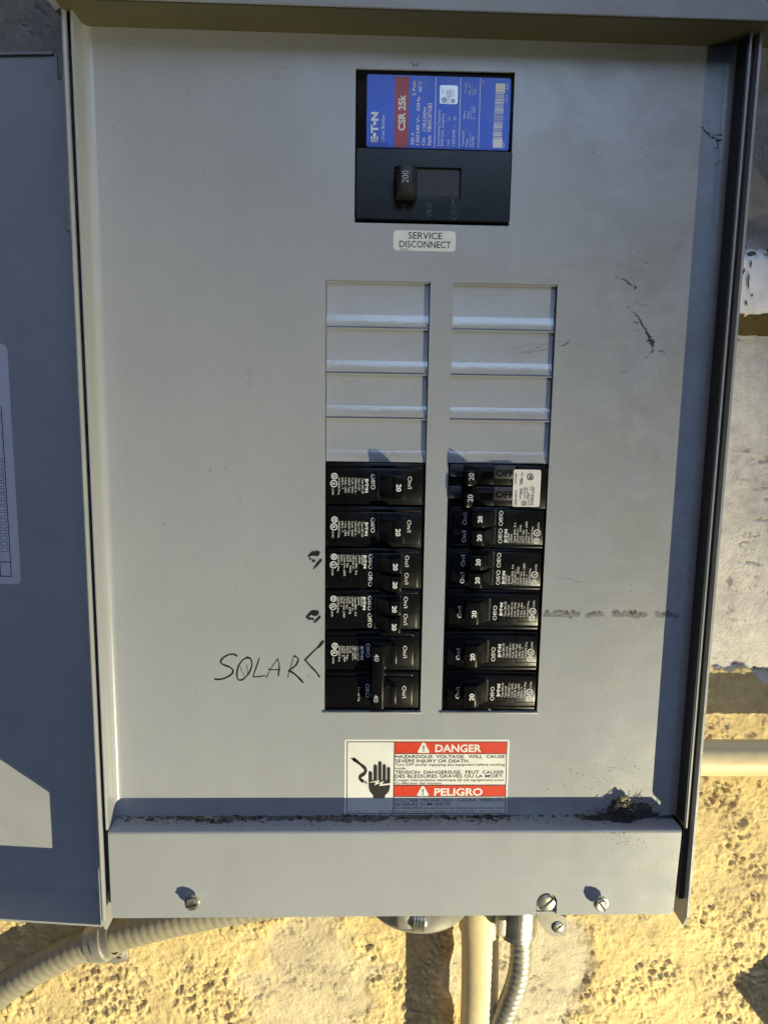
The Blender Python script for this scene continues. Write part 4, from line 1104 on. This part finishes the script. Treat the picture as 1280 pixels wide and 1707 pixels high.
# unseen box added to keep the lamp off the wall above the ledge
root = thing('shade_box', 18, 0.2, WALL, 'plain grey unseen box added at the upper right to shade the wall', 'shade box')
MB().box(14.6, 24, -14, 0.2, WALL - 0.3, WALL + 4.6, 0.08).build('shade_box_body', 'paint_plain', root, smooth=35)
MB().box(15.0, 23.6, -13.4, -0.4, WALL + 4.6, WALL + 4.75, 0.04).build('shade_box_front', 'paint_plain', root, smooth=35)
# unseen plate on a bracket, added only to cast its shadow on the wall
sh = at(1214, 1632, WALL + .1)
k = (LAMP[0] - sh[0]) / (LAMP[2] - WALL); kz = (LAMP[1] - sh[1]) / (LAMP[2] - WALL)
off = 2.6
cu_, cv_ = sh[0] + k * off, sh[1] + kz * off
root = thing('shadow_plate', cu_ + 3.2, cv_ + 0.5, WALL, 'unseen square plate added at the lower right to cast a shadow', 'plate')
S_ = 4.2; a1, a2 = R_(-41), R_(52)
poly = [(cu_, cv_), (cu_ + S_ * math.cos(a1), cv_ + S_ * math.sin(a1)), (cu_ + S_ * (math.cos(a1) + math.cos(a2)), cv_ + S_ * (math.sin(a1) + math.sin(a2))), (cu_ + S_ * math.cos(a2), cv_ + S_ * math.sin(a2))]
MB().prism(poly, 'd', WALL + off, WALL + off + 0.08).build('sheet', 'paint_plain', root)
mx, my = sum(p[0] for p in poly) / 4, sum(p[1] for p in poly) / 4
MB().cyl((mx, my, WALL - .2), 'd', 0.4, off + 0.2).build('bracket', 'zinc_dull', root, smooth=40)  # unseen post of the added shadow plate

# ---------------------------------------------------------------- dirt
rnd = random.Random(21)
db = MB(); sb = MB()
x = -4.9
while x < 8.5:
    dens = (0.25 if x < -3.6 else 0.62) if x < 4.6 else 0.15
    if rnd.random() < dens * (0.6 + 0.5 * math.sin(x * 2.1) ** 2):
        for k in range(rnd.randint(1, 3)):
            r = abs(rnd.gauss(0.018, 0.012)) + 0.008
            (db if rnd.random() < .3 else sb).blob((x + rnd.uniform(-.03, .03), LEDGE - r * 0.3, abs(rnd.gauss(0.05, 0.09)) + .01), r, rnd.randint(0, 9999), 5, (rnd.uniform(1, 2.6), .6, 1))
    x += rnd.uniform(0.012, 0.035)
for k in range(420):
    x = rnd.uniform(-4.9, 8.4); r = rnd.uniform(.005, .016)
    db.blob((x, LEDGE - r * .3, rnd.uniform(.03, .45)), r, k, 5, (1.5, .5, 1))
tag(sb.build('dust_fluff', 'dust', None), 'brownish dust and fluff lying along the cover ledge', 'debris', kind='stuff')
tag(db.build('debris', 'grime', None, fix=True), 'fine black dirt and insect debris lying along the cover ledge', 'debris', kind='stuff')
db = MB()
for k in range(70):
    x = rnd.uniform(-4.8, 6); r = rnd.uniform(.012, .035)
    db.blob((x, LEDGE - r * .5, rnd.uniform(.03, .3)), r, 500 + k, 5, (1.4, .7, 1))
p = at(347, 1358, .1); db.prism([(p[0] - .10, LEDGE - .02), (p[0] + .12, LEDGE - .06), (p[0] - .04, LEDGE - .20)], 'd', .12, .15)
tag(db.build('pale_debris', 'husk', None), 'scattered pale flecks among the black dirt on the ledge', 'debris', kind='stuff')
df = MB(); n_ = 420; e0 = e1 = 0
vs_ = []
for i in range(n_):
    u = -4.4 + i * 9.3 / n_
    e1 = e1 * .8 + rnd.gauss(0, .03); wd = max(.01, (.15 + .07 * math.sin(u * 1.7) + e1) * min(1, (u + 4.4) * .8, (4.9 - u) * .6))
    vs_ += [(u, LEDGE - .0035, .004), (u, LEDGE - .0035, .01 + wd)]
df.add(vs_, [(2 * i, 2 * i + 1, 2 * i + 3, 2 * i + 2) for i in range(n_ - 1)])
tag(df.build('dust_film', 'dust', panel, fix=False), kind='stuff')
# clump of webbed dirt at the right end of the ledge
cc = at(1040, 1352, 0.3)
root = thing('dirt_clump', cc[0], LEDGE, 0.2, 'dark webbed clump of dirt at the right end of the ledge', 'dirt clump')
mb = MB()
for (x, y, d, r, fx) in ((1034, 1349, .08, .27, (1.05, .95, .45)), (1050, 1356, .12, .27, (1.15, .85, .45)), (1064, 1352, .08, .22, (1.3, .85, .4)), (1012, 1364, .14, .13, (2.0, .6, .8)), (992, 1369, .16, .09, (2.4, .5, 1)), (1085, 1359, .08, .08, (2.8, .6, .8)), (1112, 1366, .12, .05, (3, .6, 1)), (1030, 1368, .24, .10, (1.9, .5, 1)), (1044, 1370, .26, .10, (1.8, .5, 1))):
    c = at(x, y, d); v = min(c[1], LEDGE - r * 0.3); mb.blob((c[0], v, d), r, int(x), 14, fx)
mb.build('core', 'grime', root, smooth=60)
fb_ = MB()
for k in range(90):
    c = at(rnd.gauss(1042, 26), rnd.gauss(1352, 10), .1); a = rnd.uniform(0, 6.28); L_ = rnd.uniform(.1, .5); dd = rnd.uniform(.03, .2)
    q = [(c[0] + math.cos(a) * L_ * t + rnd.gauss(0, .03), min(c[1] + math.sin(a) * L_ * t * .6 + rnd.gauss(0, .03), LEDGE - .01), max(.012, dd + rnd.gauss(0, .03))) for t in (-.5, 0, .5)]
    fb_.tube(q, 0.007, 4, 0.08)
tag(fb_.build('fibres', 'grime_soft', root), kind='stuff')
hk = MB()
for k in range(12):
    c = at(rnd.gauss(1043, 5), rnd.gauss(1333, 4), .15); hk.blob((c[0], c[1], .13 + rnd.uniform(-.05, .05)), rnd.uniform(.02, .05), k, 6)
tag(hk.build('husks', 'husk', root), kind='stuff')

# scuffs, webs and specks stuck to the cover
mk = MB(); mk2 = MB()
def streak(pts, wd, tap=True): (mk if wd > .028 else mk2).ribbon([at(x, y) for x, y in pts], wd, 0.003 + rnd.random() * .002, tap, 9, rnd)
def zx(x): return 930 + x / 5.12
def zy(y): return 430 + y / 5.12
for pts, wd in (([(620, 455), (660, 480), (700, 545), (740, 610), (775, 660)], .05), ([(745, 600), (780, 690), (800, 770)], .13), ([(760, 650), (800, 720), (790, 760)], .12), ([(800, 770), (805, 790), (785, 820)], .05), ([(780, 820), (750, 850), (725, 860)], .02),
                ([(640, 540), (660, 552), (700, 556)], .03), ([(510, 165), (570, 190), (610, 225), (650, 245)], .035), ([(655, 225), (660, 255), (640, 262)], .05), ([(470, 120), (495, 165), (490, 210)], .02), ([(625, 280), (610, 340)], .02), ([(400, 550), (450, 520), (520, 490)], .006),
                ([(345, 30), (358, 130)], .02), ([(840, 800), (880, 792), (915, 820)], .03), ([(625, 370), (700, 400), (790, 405)], .02), ([(290, 600), (215, 655), (235, 705)], .006), ([(205, 635), (240, 630)], .02), ([(0, 750), (60, 740), (105, 690)], .03), ([(490, 1000), (530, 975), (610, 965)], .018), ([(680, 1060), (710, 1020), (760, 1015)], .018), ([(870, 900), (870, 980), (882, 1060)], .015), ([(700, 1250), (720, 1330), (740, 1370)], .012), ([(175, 1140), (200, 1220)], .014), ([(160, 1068), (200, 1085)], .02)):
    streak([(zx(x), zy(y)) for x, y in pts], wd)
for pts, wd in (([(836, 592), (880, 585), (915, 572), (945, 566)], .014), ([(850, 594), (890, 586), (930, 580)], .014), ([(922, 960), (950, 966), (974, 973)], .02),
                ([(1163, 208), (1178, 222), (1192, 232), (1220, 236)], .06), ([(1178, 222), (1198, 226), (1212, 218)], .03), ([(1192, 232), (1196, 246), (1186, 246)], .03), ([(1171, 203), (1182, 201), (1176, 210)], .02), ([(1190, 276), (1200, 268), (1203, 276)], .03), ([(1168, 112), (1181, 115)], .02), ([(1108, 95), (1117, 103)], .015),
                ([(345, 792), (352, 779), (350, 786)], .018), ([(383, 975), (390, 1010)], .01), ([(302, 93), (306, 95)], .03), ([(262, 188), (268, 190)], .05), ([(986, 1287), (1020, 1279), (1056, 1290)], .006), ([(1018, 1293), (1022, 1306)], .035), ([(1042, 1290), (1046, 1304)], .02), ([(684, 104), (692, 109), (700, 105)], .03), ([(680, 95), (690, 108)], .015), ([(697, 96), (706, 106)], .015), ([(563, 626), (580, 638), (598, 632)], .012), ([(810, 1193), (812, 1198)], .04), ([(770, 1187), (772, 1191)], .09)):
    streak(pts, wd)
for pts in ([(912, 786), (918, 776)], [(916, 790), (921, 784)]): streak(pts, .05)
tag(mk.build('scuff_marks', 'grime', panel, fix=False), kind='stuff'); tag(mk2.build('fine_scuffs', 'scuff', panel, fix=False), kind='stuff')
sk = MB()
def speck(x, y, r, d=0.003):
    c = at(x, y); n = rnd.randint(4, 6); a0 = rnd.random() * 6; e = rnd.uniform(.4, 1)
    flat(sk, [(c[0] + r * math.cos(a0 + 6.283 * i / n) * rnd.uniform(.5, 1.3), c[1] + e * r * math.sin(a0 + 6.283 * i / n) * rnd.uniform(.5, 1.3)) for i in range(n)], d)
cl = [(rnd.gauss(1050, 70), rnd.uniform(90, 1320), rnd.uniform(8, 40)) for k in range(46)]
for k in range(900):
    c_ = rnd.choice(cl); x, y = rnd.gauss(c_[0], c_[2]), rnd.gauss(c_[1], c_[2])
    if 930 < x < 1195 and 85 < y < 1322: speck(x, y, abs(rnd.gauss(0, .006)) + .003)
for k in range(130):
    x, y = rnd.uniform(190, 535), rnd.uniform(70, 1320); speck(x, y, abs(rnd.gauss(0, .008)) + .004)
for k in range(240):
    x, y = rnd.gauss(1010, 62), 1322 - abs(rnd.gauss(0, 30))
    if 850 < x < 1110: speck(x, y, abs(rnd.gauss(0, .007)) + .003)
for k in range(120):
    x = rnd.gauss(1040, 22); y = 1388 + abs(rnd.gauss(0, 12)); c = at(x, y, FLD); r = abs(rnd.gauss(0, .006)) + .003
    flat(sk, [(c[0] + r * math.cos(1.57 * i), c[1] + r * math.sin(1.57 * i), ) for i in range(4)], FLD + .003)
tag(sk.build('dirt_specks', 'grime_soft', panel, fix=False), kind='stuff')
